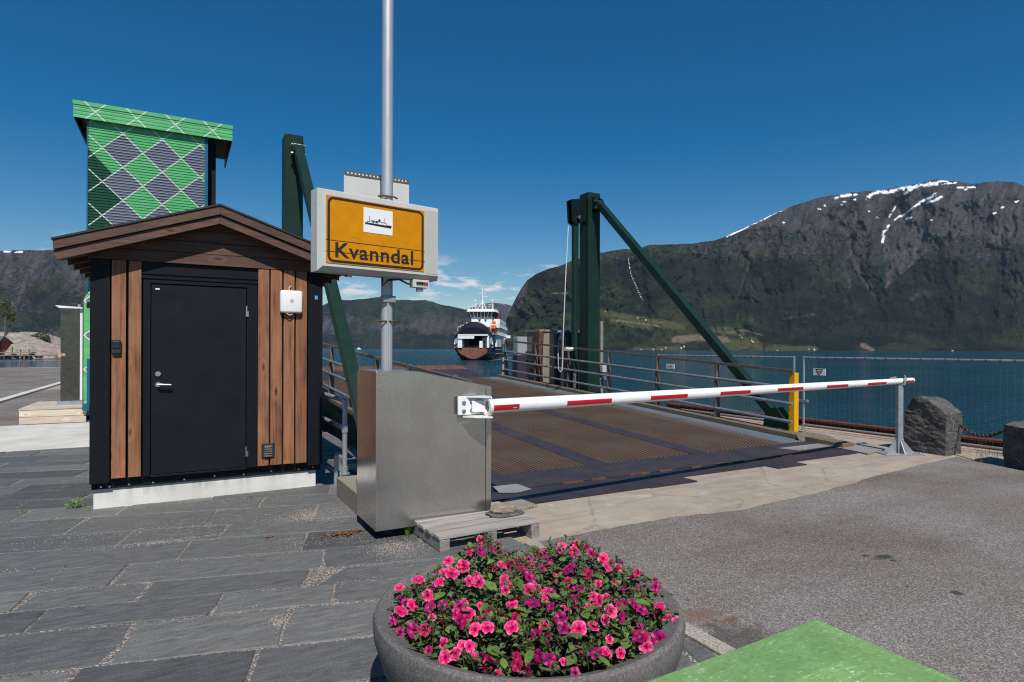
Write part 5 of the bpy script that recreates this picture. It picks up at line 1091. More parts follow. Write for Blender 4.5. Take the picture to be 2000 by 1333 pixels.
# ------------------------------------------------------------------ sign on its pole
sp_ = empty('ferry_sign', (1.89, 6.1, 0), 'tall galvanised pole carrying the yellow ferry sign', 'sign')
PX, PY = P(755.5, 600, Y=6.1).x, 6.1
MB().tube([(PX, PY, 0), (PX, PY, 9.0)], 0.059, 20).build('pole', MT['galv_pole'], sp_, smooth=True)
for px in (757.5, 761.3, 765.2): x = P(px, 650, Y=PY - .07).x; MB().tube([(x, PY - .072 + (px - 757) * .004, .3), (x, PY - .072 + (px - 757) * .004, 2.22)], .0105, 8).build('conduit', MT['galv_pole'], sp_, smooth=True)
MB().box(PX - .064, PX + .072, PY - .088, PY + .05, 2.17, 2.24).build('sleeve', MT['galv'], sp_, bevel=.01)
for z in (1.98, 3.26): MB().tube([(PX - .10, PY - .02, z), (PX - .06, PY - .066, z), (PX + .05, PY - .066, z), (PX + .10, PY - .02, z)], .009, 6).build('clamp', MT['rust'], sp_)
A = P(623, 529, D=5.52); B = P(858.5, 547, D=6.34); lv = (B - A); SM = frame((A.x, A.y, 2.415), (lv.x, lv.y)); W = math.hypot(lv.x, lv.y); HH = .765
sb = MB(SM).loft([[(.0, .20, 0), (W, .20, 0), (W, .20, HH), (.0, .20, HH)], [(0, .05, 0), (W, .05, 0), (W, .05, HH), (0, .05, HH)], [(.035, 0, .045), (W - .02, 0, .045), (W - .02, 0, HH - .02), (.035, 0, HH - .02)]]).build('sign_box', MT['cream_alu'], sp_)
for v_, w_ in ((.1, .62), (.1, .16)): MB(SM).tube([(-.002, v_, w_), (.004, v_, w_)], .008, 8).build('screw', MT['galv'], sb)
Y0, Y1, Z0, Z1 = .064, 1.108, .075, .70
box('yellow_panel', MT['yellow_sign'], sb, Y0, Y1, -.006, .001, Z0, Z1, M=SM)
box('grey_panel', MT['panel_grey'], sb, 1.122, W - .022, -.003, .002, .06, HH - .05, M=SM); 
def rrect(x0, x1, z0, z1, r, n=8):
    out = []
    for cx, cz, a0 in ((x1 - r, z1 - r, 0), (x0 + r, z1 - r, 90), (x0 + r, z0 + r, 180), (x1 - r, z0 + r, 270)):
        for k in range(n + 1): a = math.radians(a0 + 90 * k / n); out.append((cx + r * math.cos(a), cz + r * math.sin(a)))
    return out
bo = rrect(Y0 + .012, Y1 - .012, Z0 + .010, Z1 - .010, .06); bi = rrect(Y0 + .035, Y1 - .035, Z0 + .032, Z1 - .032, .038); bm_ = MB(SM)
n = len(bo)
for k in range(n):
    j = (k + 1) % n
    bm_.prism([(bo[k][0], -.0085, bo[k][1]), (bo[j][0], -.0085, bo[j][1]), (bi[j][0], -.0085, bi[j][1]), (bi[k][0], -.0085, bi[k][1])], (0, .0022, 0))
bm_.build('border', MT['black'], sb)
LZ0, LZ1 = Z0 + (Z1 - Z0) * .172, Z0 + (Z1 - Z0) * .34
for z in (LZ0, LZ1): box('panel_joint', MT['rubber'], sb, Y0 - .004, Y1 + .004, -.0092, -.0068, z - .0018, z + .0018, M=SM)
for x in (.335, .60, .86): MB(SM).tube([(x, -.0065, LZ1 + .025), (x, -.0095, LZ1 + .025)], .0045, 8).build('rivet', MT['router'], sb)
pb = box('pictogram_panel', MT['router'], sb, .432, .742, -.0088, -.0063, .402, .640, M=SM)
S0 = (.432, .402); sx = .310; sz = .238
def pic(pts): return [(S0[0] + a * sx, -.0112, S0[1] + b * sz) for a, b in pts]
sh = MB(SM).prism(pic([(.04, .40), (.06, .335), (.94, .29), (.965, .375)]), (0, .0022, 0))
sh.prism(pic([(.50, .50), (.50, .60), (.565, .595), (.565, .495)]), (0, .0022, 0))
def stroke(a, b, w=.007):
    pa, pb_ = pic([a])[0], pic([b])[0]
    dx, dz = pb_[0] - pa[0], pb_[2] - pa[2]; L = math.hypot(dx, dz); nx, nz = -dz / L * w / 2, dx / L * w / 2
    sh.prism([(pa[0] - nx, -.0110, pa[2] - nz), (pb_[0] - nx, -.0110, pb_[2] - nz), (pb_[0] + nx, -.0110, pb_[2] + nz), (pa[0] + nx, -.0110, pa[2] + nz)], (0, .0020, 0))
for a, b in (((.20, .44), (.20, .68)), ((.70, .46), (.70, .68)), ((.13, .40), (.13, .455)), ((.13, .455), (.20, .455)), ((.24, .455), (.26, .505)), ((.26, .505), (.50, .50)), ((.565, .505), (.63, .475)), ((.63, .475), (.76, .485)), ((.76, .485), (.79, .40)), ((.79, .39), (.95, .385))): stroke(a, b, .0045)
for a in (.28, .40): stroke((a, .455), (a + .09, .45), .011)
sh.build('ship_pictogram', MT['black'], pb)
cu = bpy.data.curves.new('lettering', 'FONT'); cu.body = 'Kvanndal'; cu.size = .19; cu.extrude = .0011; cu.offset = .0035; cu.space_character = 1.07
to = bpy.data.objects.new('tmp', cu); COL.objects.link(to); bpy.context.view_layer.update()
tme = bpy.data.meshes.new_from_object(to.evaluated_get(bpy.context.evaluated_depsgraph_get())); bpy.data.objects.remove(to)
co = np.array([v.co for v in tme.vertices]); lo_, hi_ = co.min(0), co.max(0)
tx0, tx1, tz0, tz1 = .152, .975, LZ0 - .050, LZ1 - .030
capz = .137
for v in tme.vertices:
    x, y, z = v.co; v.co = SM @ Vector((tx0 + (x - lo_[0]) / (hi_[0] - lo_[0]) * (tx1 - tx0), -.0078 - z, Z0 + .062 + (y - 0) / hi_[1] * .136))
cc = Vector(np.array([v.co for v in tme.vertices]).mean(0))
for v in tme.vertices: v.co -= cc
tme.materials.clear(); tme.materials.append(MT['black']); link('lettering', tme, cc, sb)
# perforated back plate, cable and small junction box
C0 = P(672, 326, D=6.36); C1 = P(799, 357, D=6.72); bv = C1 - C0; CM = frame((C0.x, C0.y, 0), (bv.x, bv.y)); bw = math.hypot(bv.x, bv.y); ztp = (C0.z + C1.z) / 2
bp_ = MB(CM).box(0, bw, 0, .012, ztp - .55, ztp - .05).build('back_plate', MT['cream_alu'], sp_)
MB(CM).box(.012, bw, -.006, .018, ztp - .05, ztp).build('perforated_edge', MT['perforated'], bp_)
for k in range(17): MB(CM).tube([(.04 + k * (bw - .08) / 16, -.0075, ztp - .026), (.04 + k * (bw - .08) / 16, -.0055, ztp - .026)], .0085, 8).build('hole', MT['router'], bp_)
MB(SM).tube([(.70, .12, .0), (.69, .1, -.09), (.74, .08, -.03), (.86, .07, -.015), (.95, .07, -.05), (1.01, .07, -.06)], .010, 7).build('cable', MT['rubber'], sp_, smooth=True)
jb = MB(SM).box(1.0, 1.19, .03, .11, -.085, -.005).build('junction_box', MT['cream_alu'], sp_, bevel=.004)
for k, m in enumerate(('black', 'black', 'green_dark', 'red', 'red')): MB(SM).tube([(1.045 + k * .028, .031, -.04), (1.045 + k * .028, .016, -.04)], .013, 8).build('plug', MT[m], jb)
MB(SM).box(1.06, 1.13, .05, .08, -.125, -.085).build('bracket', MT['galv'], jb)

# ------------------------------------------------------------------ boom barrier
bar = empty('boom_barrier', (2.0, 5.45, 0), 'stainless barrier housing with a long red and white boom across the ramp', 'barrier')
zb, BX0, BX1, BY0, BY1 = 0.113, 1.492, 2.603, 5.14, 5.77
poly = [(BX0, BY0, zb), (BX1, BY0, zb), (BX1, BY0, 1.343), (1.905, BY0, 1.492), (BX0, BY0, 1.502)]
hs_ = MB().prism(poly, (0, BY1 - BY0, 0)).build('housing', MT['stainless'], bar, bevel=.006)
MB().prism([(BX1 - .05, BY0 - .004, zb + .01), (BX1 + .004, BY0 - .004, zb + .01), (BX1 + .004, BY0 - .004, 1.335), (BX1 - .05, BY0 - .004, 1.342)], (0, .0035, 0)).build('corner_flange', MT['stainless'], hs_)
MB().box(BX1 - .056, BX1 - .052, BY0 - .002, BY0 + .01, zb + .02, 1.33).build('door_seam', MT['black'], hs_)
MB().box(1.62, 2.5, 5.24, 5.70, 0, zb + .01).build('plinth_frame', MT['rubber'], bar)
# boom direction
b0 = Vector((2.50, 4.985, 1.170)); b1 = Vector(P(1782, 743.5, Y=5.66)); bd = (b1 - b0).normalized(); bs = Vector((bd.y, -bd.x, 0)).normalized(); bu = bs.cross(bd); bu = bu if bu.z > 0 else -bu
if bs.y > 0: bs = -bs
LB = (b1 - b0).length
def bpt(t, ang, k=1.0):
    ra, rb = (.066 + (.046 - .066) * t) * k, (.055 + (.042 - .055) * t) * k
    return b0.lerp(b1, t) + bs * (rb * math.cos(ang)) + bu * (ra * math.sin(ang))
boom = MB(); NN = 28
boom.loft([[bpt(t, 2 * math.pi * k / NN) for k in range(NN)] for t in np.linspace(0.004, 1, 24)])
bo_ = boom.build('boom', MT['boom_white'], bar, smooth=True)
def tpx(px):
    lo, hi = 0.0, 1.0
    for _ in range(40):
        mid = (lo + hi) / 2
        if pxof(b0.lerp(b1, mid)) < px: lo = mid
        else: hi = mid
    return (lo + hi) / 2
for p0_, p1_ in ((958, 1009), (1102, 1189), (1265, 1337), (1401, 1460), (1513, 1563), (1609, 1651), (1690, 1726), (1759, 1781)):
    t0, t1 = tpx(p0_), min(.9985, tpx(p1_)); m = MB(); ang_ = [math.radians(-36 + 46 * k / 8) for k in range(9)]
    m.loft([[bpt(t, a, 1.02) for a in ang_] for t in np.linspace(t0, t1, 6)], closed=False, cap=False)
    m.build('red_stripe', MT['red'], bo_, smooth=True)
q0 = tpx(997); q1 = tpx(1004); MB().loft([[bpt(t, math.radians(a), 1.035) for a in (-22, -17)] for t in (q0, q1)], closed=False, cap=False).build('white_mark', MT['boom_white'], bo_)
MB().tube([b0.lerp(b1, tpx(1738)) + bu * .055, b0.lerp(b1, tpx(1750)) + bu * .07], .012, 6).build('tip_stud', MT['galv'], bo_)
# white hub bracket: bolted plate, top and bottom webs, ring where the boom enters
hx0, hx1 = P(895, 790, Y=5.08).x, P(953, 790, Y=5.0).x
hz0, hz1 = P(920, 815, Y=5.08).z, P(920, 774, Y=5.08).z
hub = MB().box(hx0, hx1 - .02, 5.085, 5.105, hz0 + .02, hz1).build('hub_plate', MT['boom_white'], bar, bevel=.008)
MB().prism([(hx0 + .08, 5.085, hz1 - .012), (hx1, 5.085, hz1 - .012), (hx1, 4.915, hz1 - .012)], (0, 0, .014)).build('web', MT['boom_white'], hub); MB().prism([(hx0 + .05, 5.085, hz0 + .0), (hx1, 5.085, hz0 + .0), (hx1, 4.90, hz0 + .0), (hx0 + .12, 4.99, hz0)], (0, 0, .014)).build('web', MT['boom_white'], hub)
ring = MB(); NN = 24
c_ = b0 + bd * .0; rr = lambda k, r, o: c_ + bd * o + bs * (r * .9 * math.cos(2 * math.pi * k / NN)) + bu * (r * math.sin(2 * math.pi * k / NN))
ring.loft([[rr(k, .088, .012) for k in range(NN)], [rr(k, .088, -.022) for k in range(NN)], [rr(k, .060, -.022) for k in range(NN)], [rr(k, .058, .0) for k in range(NN)]], cap=False)
ring.build('boom_ring', MT['boom_white'], hub, smooth=True)
MB().loft([[c_ + Vector((-.13, .085, .05)), c_ + Vector((-.13, .085, -.05)), c_ + Vector((-.13, .075, -.05)), c_ + Vector((-.13, .075, .05))], [c_ + Vector((-.02, .085, .06)), c_ + Vector((-.02, .085, -.06)), c_ + Vector((-.02, .03, -.05)), c_ + Vector((-.02, .03, .05))]]).build('boom_root', MT['boom_white'], hub)
MB().box(hx0 + .03, hx1, 5.105, 5.139, hz0 + .05, hz1 - .03).build('shaft', MT['galv'], bar)
for px, py in ((906.5, 787.5), (906.5, 804), (921.5, 785), (921.5, 802.5)):
    q = P(px, py, Y=5.08); MB().tube([(q.x, 5.085, q.z), (q.x, 5.071, q.z)], .0135, 6).tube([(q.x, 5.085, q.z), (q.x, 5.080, q.z)], .020, 12).build('bolt', MT['chrome'], hub)
# boom rest
q = P(1752, 882, Z=0.0); c = Vector((q.x, q.y, 0)); pt_ = b0.lerp(b1, tpx(1757)); RM = frame((pt_.x, pt_.y, 0), (0.87, -0.5))
rest_ = empty('boom_rest_post', (pt_.x, pt_.y, 0), 'galvanised post with forked top holding the free end of the boom', 'post')
MB(RM).box(-.33, .30, -.19, .19, 0.0, .018).build('base_plate', MT['galv'], rest_, bevel=.003)
MB(RM).box(-.042, .042, -.042, .042, .018, pt_.z - .075).build('shaft', MT['galv'], rest_, bevel=.006)
for s in (-1, 1): MB(RM).prism([(s * .05, -.006, .018), (s * .24, -.006, .018), (s * .05, -.006, .24)], (0, .012, 0)).build('gusset', MT['galv'], rest_)
MB(RM).prism([(-.006, -.05, .018), (-.006, -.16, .018), (-.006, -.05, .21)], (.012, 0, 0)).build('gusset', MT['galv'], rest_)
z = pt_.z - .06
MB().tube([pt_ + bs * -.075 + Vector((0, 0, .06)), pt_ + bs * -.075 + Vector((0, 0, -.055)), pt_ + bs * .0 + Vector((0, 0, -.072)), pt_ + bs * .075 + Vector((0, 0, -.055)), pt_ + bs * .08 + bd * .04 + Vector((0, 0, .05)), pt_ + bs * .03 + bd * .11 + Vector((0, 0, .085))], .014, 8).build('fork', MT['galv'], rest_, smooth=True)
for dx, dy in ((-.28, -.14), (.25, -.14), (.25, .14)): MB(RM).tube([(dx, dy, .018), (dx, dy, .05)], .013, 6).build('bolt', MT['galv'], rest_)

# ------------------------------------------------------------------ pallet, slate, stone
pl = empty('wooden_pallet', (2.36, 5.02, 0), 'weathered grey half pallet in front of the stainless housing', 'pallet')
PM = frame((1.868, 4.615, 0), (1, 0.035)); pw, pd = .995, .80
for x0, x1 in ((0.008, .098), (.455, .545), (.898, .985)):
    box('bearer', MT['pallet_wood_y'], pl, x0, x1, .0, pd - .01, .032, .126, .006, M=PM)
for x0, x1 in ((0.008, .098), (.898, .985)):
    for y0, y1 in ((0, .10), (pd - .12, pd - .02)): box('foot', MT['pallet_wood_y'], pl, x0 + .001, x1 - .001, y0 + .001, y1, .016 if x0 < .5 else .0, .033, 0, M=PM)
ypl = 0.0
for k, wd in enumerate((.135, .098, .115, .095, .14)):
    box('plank', MT['pallet_wood'], pl, 0 + R(-.006, .004), pw + R(-.012, .008), ypl, ypl + wd, .128 + R(0, .002), .160 + R(-.002, .003), .005, M=PM); ypl += wd + .046
def blob(name, c, r, mat, seed, flat=.35, n=3):
    from mathutils import noise
    bm = bmesh.new(); bmesh.ops.create_icosphere(bm, subdivisions=n, radius=1)
    for v in bm.verts:
        p = v.co.copy(); k = 1 + .22 * noise.noise(p * 1.3 + Vector((seed, 0, 0))) + .07 * noise.noise(p * 4 + Vector((0, seed, 0)))
        z = max(-.55, min(.6, p.z)) / .6
        v.co = Vector((p.x * r[0] * k, p.y * r[1] * k, z * r[2] * (1 + .1 * noise.noise(p * 3))))
    me = bpy.data.meshes.new(name); bm.to_mesh(me); bm.free(); me.materials.append(mat); me.polygons.foreach_set('use_smooth', [True] * len(me.polygons))
    try: me.set_sharp_from_angle(angle=math.radians(30))
    except Exception: pass
    return link(name, me, c)
q = P(982, 1000, Z=.18)
setp(blob('slate_slab', (q.x + .02, q.y - .01, .171), (.185, .125, .010), MT['slate_piece'], 3.0), 'thin grey slate piece lying on the pallet under the tan stone', 'slate')
setp(blob('tan_stone', (q.x + .015, q.y - .005, .213), (.125, .088, .033), MT['tan_stone'], 7.0), 'flat tan stone lying on the slate piece on the pallet', 'stone')

# ------------------------------------------------------------------ planter with petunias
CX, CY, RZ = 1.47, 2.50, .50
plt = empty('concrete_planter', (CX, CY, 0), 'large round dark grey concrete bowl full of petunias', 'planter')
prof = [(.46, 0), (.50, .02), (.60, .12), (.685, .28), (.722, .40), (.727, .46), (.718, .487), (.700, .498), (.672, .488), (.645, .470), (.628, .465), (.622, .42), (.60, .30)]
MB().lathe(prof, (CX, CY), 96).build('bowl', MT['planter'], plt, smooth=True)
sl_ = MB(); so = []
rng = random.Random(2)
sl_.lathe([(.001, .445), (.2, .44), (.4, .43), (.61, .405)], (CX, CY), 40).build('soil', MT['soil'], plt)
pet = empty('petunias', (CX, CY, .45), 'pink and magenta petunias with green leaves filling the round planter', 'flowers')
def mound(x, y):
    dx, dy = x - CX, y - CY; r = math.hypot(dx, dy)
    h = .475 + .095 * max(0, 1 - (r / .64) ** 2.4)
    # two taller clumps at the back, a dip between them
    for (a, b, s, k) in ((.0, .43, .14, .125), (.39, .26, .16, .13), (-.36, .22, .2, .03), (.50, -.1, .2, .03), (-.1, -.35, .25, .02), (.25, .45, .11, -.17)):
        h += k * math.exp(-((dx - a) ** 2 + (dy - b) ** 2) / (2 * s * s))
    return h + .03 * math.sin(dx * 17 + 1) * math.sin(dy * 15) + .02 * math.sin(dx * 31) * math.cos(dy * 29 + 2)
def rim(a): return .632 + .015 * math.sin(a * 5 + 1) + .075 * max(0, math.cos(a + .35)) ** 2 + .03 * max(0, math.cos(a - 2.9)) ** 3 - .075 * max(0, math.cos(a - 1.95)) ** 3
def leaf_mesh(L=1.0, w=.5, fold=.12, droop=.25):
    st = [(0, .02), (.25, .8), (.5, 1.0), (.75, .72), (1, .03)]; mb = MB(); rows_ = []
    for t, k in st:
        z = -droop * t * t; rows_.append([(t * L, -w * k / 2, z + fold * k * .5), (t * L, 0, z), (t * L, w * k / 2, z + fold * k * .5)])
    mb.loft(rows_, closed=False, cap=False); return mb
def mesh_of(mb, name, mat, smooth=True):
    me = bpy.data.meshes.new(name); me.from_pydata(mb.v, [], mb.f); me.materials.append(mat)
    if smooth: me.polygons.foreach_set('use_smooth', [True] * len(me.polygons))
    return me
leaf_vars = [mesh_of(leaf_mesh(1, .62, .10, .2), 'leaf', MT['leaf']), mesh_of(leaf_mesh(1, .5, .2, .35), 'leaf', MT['leaf']), mesh_of(leaf_mesh(1, .7, .05, .1), 'leaf', MT['leaf'])]
def put(name, me, loc, rot, s, parent):
    o = bpy.data.objects.new(name, me); COL.objects.link(o); o.parent = parent; o.location = Vector(loc) - WLOC[parent.name]; o.rotation_euler = rot; o.scale = (s,) * 3 if not isinstance(s, tuple) else s; return o
def spot():
    while True:
        a = rng.uniform(0, 2 * math.pi); r = math.sqrt(rng.random()) * rim(a); x, y = CX + r * math.cos(a), CY + r * math.sin(a)
        if (x - CX - .27) ** 2 + (y - CY - .49) ** 2 < .135 ** 2: continue
        return x, y, r, a
mass = MB()
def add_leaf(x, y, z, L, tilt, yaw, fat=.55):
    m = Matrix.Translation((x, y, z)) @ Matrix.Rotation(yaw, 4, 'Z') @ Matrix.Rotation(tilt, 4, 'Y') @ Matrix.Rotation(rng.uniform(-.7, .7), 4, 'X')
    a, b, c, d, e_, f_ = [m @ Vector(p) for p in ((0, 0, 0), (.5 * L, -fat * L / 2, .06 * L), (L, 0, -.12 * L), (.5 * L, fat * L / 2, .06 * L), (.5 * L, 0, -.02 * L), (.5 * L, 0, -.02 * L))]
    ids = [mass.pt(p) for p in (a, b, c, d, e_)]
    mass.f += [[ids[0], ids[1], ids[4]], [ids[1], ids[2], ids[4]], [ids[2], ids[3], ids[4]], [ids[3], ids[0], ids[4]]]
for _ in range(5200):
    x, y, r, a = spot(); z = mound(x, y) - abs(rng.gauss(0, .045)) + .005; add_leaf(x, y, z, rng.uniform(.018, .040), rng.uniform(-.9, .5), rng.uniform(0, 6.28), rng.uniform(.4, .7))
# bud sprays: tight tufts of small leaves on stems
for _ in range(170):
    x, y, r, a = spot(); z = mound(x, y) + rng.uniform(-.01, .03); lean = Vector((rng.uniform(-.3, .3), rng.uniform(-.3, .3), 1)).normalized()
    mass.tube([(x - lean.x * .08, y - lean.y * .08, z - .08), (x, y, z)], .0022, 4)
    for k in range(12): add_leaf(x + rng.uniform(-.010, .010), y + rng.uniform(-.010, .010), z + rng.uniform(-.012, .008), rng.uniform(.012, .022), rng.uniform(-1.4, -.4), rng.uniform(0, 6.28), .35)
for (dx, dy, h) in ((.33, .33, .10), (.36, .36, .07), (.55, .17, .07), (.05, .50, .05), (-.16, .45, .05), (.58, .05, .05), (-.5, .15, .04)):
    x, y = CX + dx, CY + dy; z0 = mound(x, y); mass.tube([(x, y, z0 - .05), (x + rng.uniform(-.01, .01), y, z0 + h)], .003, 5)
    for k in range(26): t = rng.random(); add_leaf(x, y, z0 + h * t + .005, rng.uniform(.014, .03), rng.uniform(-1.2, -.2), rng.uniform(0, 6.28), .4)
setp(mass.build('foliage', MT['leaf_mass'], pet), kind='stuff')
for k in range(290):
    x, y, r, a = spot(); z = mound(x, y) - rng.uniform(0, .02); front = (y < CY + .1)
    put('leaf', rng.choice(leaf_vars), (x, y, z + .006), (rng.uniform(-.5, .5), rng.uniform(-.6, .35), rng.uniform(0, 6.28)), rng.uniform(.034, .066) * (1.15 if front else .85), pet)
def flower_mesh(name, mat, seed):
    rr = random.Random(seed); nb = 25; prof_ = [(.10, -.62), (.13, -.30), (.20, -.10), (.42, .0), (.74, .06), (1.0, .05)]; rings = []
    lob = [rr.uniform(.9, 1.08) for _ in range(5)]; rf_ = [rr.uniform(-.16, .16) for _ in range(nb)]
    for i, (r, z) in enumerate(prof_):
        ring_ = []
        for k in range(nb):
            a = 2 * math.pi * k / nb; u = (a * 5 / (2 * math.pi)) % 1; notch = abs(math.sin(math.pi * u)) ** .5; L_ = lob[int(a * 5 / (2 * math.pi)) % 5]
            e_ = max(0, (i - 2) / 3); rr_ = r * (1 + e_ * (.20 * notch * L_ - .13)); zz = z + e_ * (.10 * math.cos(5 * a) + rf_[k] * .8 * e_)
            ring_.append((rr_ * math.cos(a) * .036, rr_ * math.sin(a) * .036, zz * .036))
        rings.append(ring_)
    return mesh_of(MB().loft(rings, cap=False), name, mat)
fl = [flower_mesh('flower', MT[m], 10 + i * 7 + j) for i, m in enumerate(('petal_pink', 'petal_magenta', 'petal_crimson')) for j in range(3)]
camdir = Vector((0, 0, 1.7))
placed = []
def flower(x, y, kind, dz=0.0, size=None):
    z = mound(x, y) + rng.uniform(.004, .022) + dz
    d = (Vector((0, 0, 1.7)) - Vector((x, y, z))).normalized(); nrm = (d * rng.uniform(.2, .8) + Vector((rng.gauss(0, .55), rng.gauss(-.2, .45), rng.uniform(.25, .85)))).normalized()
    q_ = nrm.to_track_quat('Z', 'Y'); s = size or rng.uniform(.62, 1.08) * (.92 if kind else .98)
    o = put('flower', fl[kind * 3 + rng.randrange(3)], (x, y, z), q_.to_euler(), (s, s * rng.uniform(.8, 1.0), s), pet); o.rotation_euler.rotate_axis('Z', rng.uniform(0, 6.28)); placed.append((x, y))
# flowers seen one by one in the photograph
for px, py, k in ((970, 1060, 0), (1022, 1055, 0), (940, 1075, 1), (962, 1085, 1), (876, 1102, 0), (905, 1105, 0), (962, 1112, 0), (866, 1122, 0), (858, 1141, 0), (882, 1141, 0), (987, 1134, 0), (817, 1150, 0), (918, 1147, 0), (935, 1148, 0), (840, 1188, 1), (865, 1174, 1), (897, 1183, 1), (913, 1188, 0), (806, 1182, 0), (783, 1195, 0), (808, 1228, 1), (891, 1200, 0), (901, 1213, 1), (866, 1215, 2), (932, 1213, 0), (928, 1232, 0), (918, 1242, 0), (952, 1220, 0), (980, 1202, 0), (999, 1228, 0), (975, 1258, 0), (948, 1254, 0), (949, 1280, 0), (905, 1268, 0), (869, 1280, 0), (888, 1278, 0), (1010, 1284, 2), (1028, 1308, 1), (1052, 1285, 1), (1074, 1285, 1), (1124, 1281, 1), (1107, 1322, 1), (1184, 1274, 0), (1212, 1272, 0), (1250, 1250, 1), (1287, 1246, 1), (1262, 1262, 0), (1255, 1243, 2), (1130, 1218, 0), (1095, 1205, 1), (1215, 1222, 1), (1253, 1198, 1), (1218, 1178, 1), (1237, 1176, 1), (1193, 1195, 0), (1205, 1190, 0), (1288, 1186, 0), (1310, 1188, 0), (1281, 1150, 1), (1260, 1115, 2), (1244, 1131, 0), (1186, 1111, 0), (1178, 1090, 0), (1130, 1058, 0), (1143, 1072, 2), (1155, 1100, 1), (1120, 1098, 1), (1147, 1118, 2), (1212, 1097, 1), (1232, 1102, 0), (1125, 1156, 1), (1078, 1160, 1), (1075, 1175, 1), (1040, 1170, 1), (1035, 1130, 1), (1030, 1122, 1), (1068, 1158, 0), (1049, 1146, 0), (1032, 1152, 0), (1160, 1160, 0), (1168, 1175, 0), (1022, 1115, 2), (1005, 1168, 2), (1008, 1210, 2), (1100, 1225, 1), (1010, 1260, 2), (1000, 1180, 0), (1243, 1225, 2), (985, 1045, 2), (1010, 1045, 1), (905, 1070, 1), (1110, 1120, 1)):
    p = P(px, py, Z=.60); z = mound(p.x, p.y)
    for _ in range(4): p = P(px, py, Z=z + .012); z = mound(p.x, p.y)
    if math.hypot(p.x - CX, p.y - CY) > .66 or math.hypot(p.x - CX - .27, p.y - CY - .49) < .13: continue
    flower(p.x, p.y, k)
while len(placed) < 185:
    x, y, r, a = spot()
    if min((x - u) ** 2 + (y - w_) ** 2 for u, w_ in placed) > .0026: flower(x, y, rng.choice((0, 0, 1, 1, 2)), -.02, rng.uniform(.5, .85))

# ------------------------------------------------------------------ green fibreglass grit bin, near corner
gb_ = empty('grit_bin', (1.1, .85, 0), 'green fibreglass bin whose lid corner enters at the bottom right', 'bin')
tip = P(1590, 1197, Z=.90); gx1, gy1 = tip.x, tip.y
MB().box(gx1 - 1.35, gx1 - .04, gy1 - .62, gy1 - .04, 0.0, .80).build('body', MT['fibreglass'], gb_, bevel=.03)
ld = MB().loft([[(gx1 - 1.4, gy1 - .68, .76), (gx1, gy1 - .68, .76), (gx1, gy1, .76), (gx1 - 1.4, gy1, .76)], [(gx1 - 1.4, gy1 - .68, .865), (gx1, gy1 - .68, .865), (gx1, gy1, .865), (gx1 - 1.4, gy1, .865)], [(gx1 - 1.37, gy1 - .65, .895), (gx1 - .02, gy1 - .65, .895), (gx1 - .02, gy1 - .025, .895), (gx1 - 1.37, gy1 - .075, .905)], [(gx1 - 1.25, gy1 - .5, .93), (gx1 - .25, gy1 - .5, .93), (gx1 - .25, gy1 - .25, .93), (gx1 - 1.25, gy1 - .25, .93)]])
ld.build('lid', MT['fibreglass'], gb_, bevel=.012, seg=3)

# ------------------------------------------------------------------ weeds
def weed(px, py, n, h, label, z=.03):
    p = P(px, py, Z=z); mb = MB(); rr = random.Random(px)
    grass = 'grass' in label
    for _ in range(n):
        a = rr.uniform(0, 6.28); d = Vector((math.cos(a), math.sin(a), 0))
        if grass:
            b = p + d * rr.uniform(0, .03); t = b + d * rr.uniform(.01, .06) + Vector((0, 0, h * rr.uniform(.5, 1))); m_ = b.lerp(t, .55) + Vector((0, 0, .01)); w = Vector((-d.y, d.x, 0)) * .0022
            mb.face([b - w, b + w, m_ + w, m_ - w]).face([m_ - w, m_ + w, t])
        else:
            c = p + d * h * .75 * rr.random() + Vector((0, 0, h * rr.uniform(.05, 1))); L = h * rr.uniform(.14, .3); ax = (d + Vector((rr.gauss(0, .5), rr.gauss(0, .5), rr.uniform(-.1, .8)))).normalized() * L; sd = Vector((-ax.y, ax.x, rr.gauss(0, .01))) * .38
            mb.face([c, c + ax * .5 + sd, c + ax, c + ax * .5 - sd])
    setp(mb.build('weed', MT['weed']), label, 'weed')
weed(146, 992, 130, .10, 'bright green weed tuft in a paving joint at the left corner of the hut plinth')
weed(172, 998, 40, .04, 'tiny weed against the left end of the white plinth')
weed(40, 992, 24, .04, 'small weed in the paving joint far left of the hut')
weed(110, 960, 24, .035, 'small flat weed in a joint left of the hut plinth')
weed(795, 1048, 26, .16, 'thin grass tuft between the stainless housing and the pallet')
dw = MB(); rr = random.Random(6); p = P(1925, 905, Z=0.0)
for _ in range(22):
    a = Vector((p.x + rr.gauss(0, .08), p.y + rr.gauss(0, .08), 0)); l = rr.uniform(.12, .38); b = a + Vector((rr.gauss(0, .06), rr.gauss(0, .06), l)); dw.tube([a, a.lerp(b, .5) + Vector((rr.gauss(0, .015), 0, 0)), b], .0022, 3, .001)
setp(dw.build('dry_weed', MT['dry']), 'dry thin weed stems between the two dark stones', 'weed')
mo = MB(); rr = random.Random(3)
for (px0, py0, px1, py1, n) in ((185, 1000, 615, 964, 160), (40, 1005, 52, 985, 40), (88, 1028, 106, 1008, 40), (120, 955, 128, 943, 25), (0, 1038, 180, 1020, 30), (512, 1015, 520, 1000, 25), (100, 1135, 130, 1105, 20), (470, 1060, 480, 1045, 15)):
    for _ in range(n):
        t = rr.random(); p = P(px0 + (px1 - px0) * t + rr.gauss(0, 2), py0 + (py1 - py0) * t + rr.gauss(0, 2), Z=.03); a = rr.uniform(0, 6.28); l = rr.uniform(.006, .02); d = Vector((math.cos(a), math.sin(a), rr.uniform(.2, 1))) * l; s = Vector((-d.y, d.x, 0)) * .35; mo.face([p - s, p + s, p + d])
setp(mo.build('moss', MT['weed'], world0=True), kind='stuff')

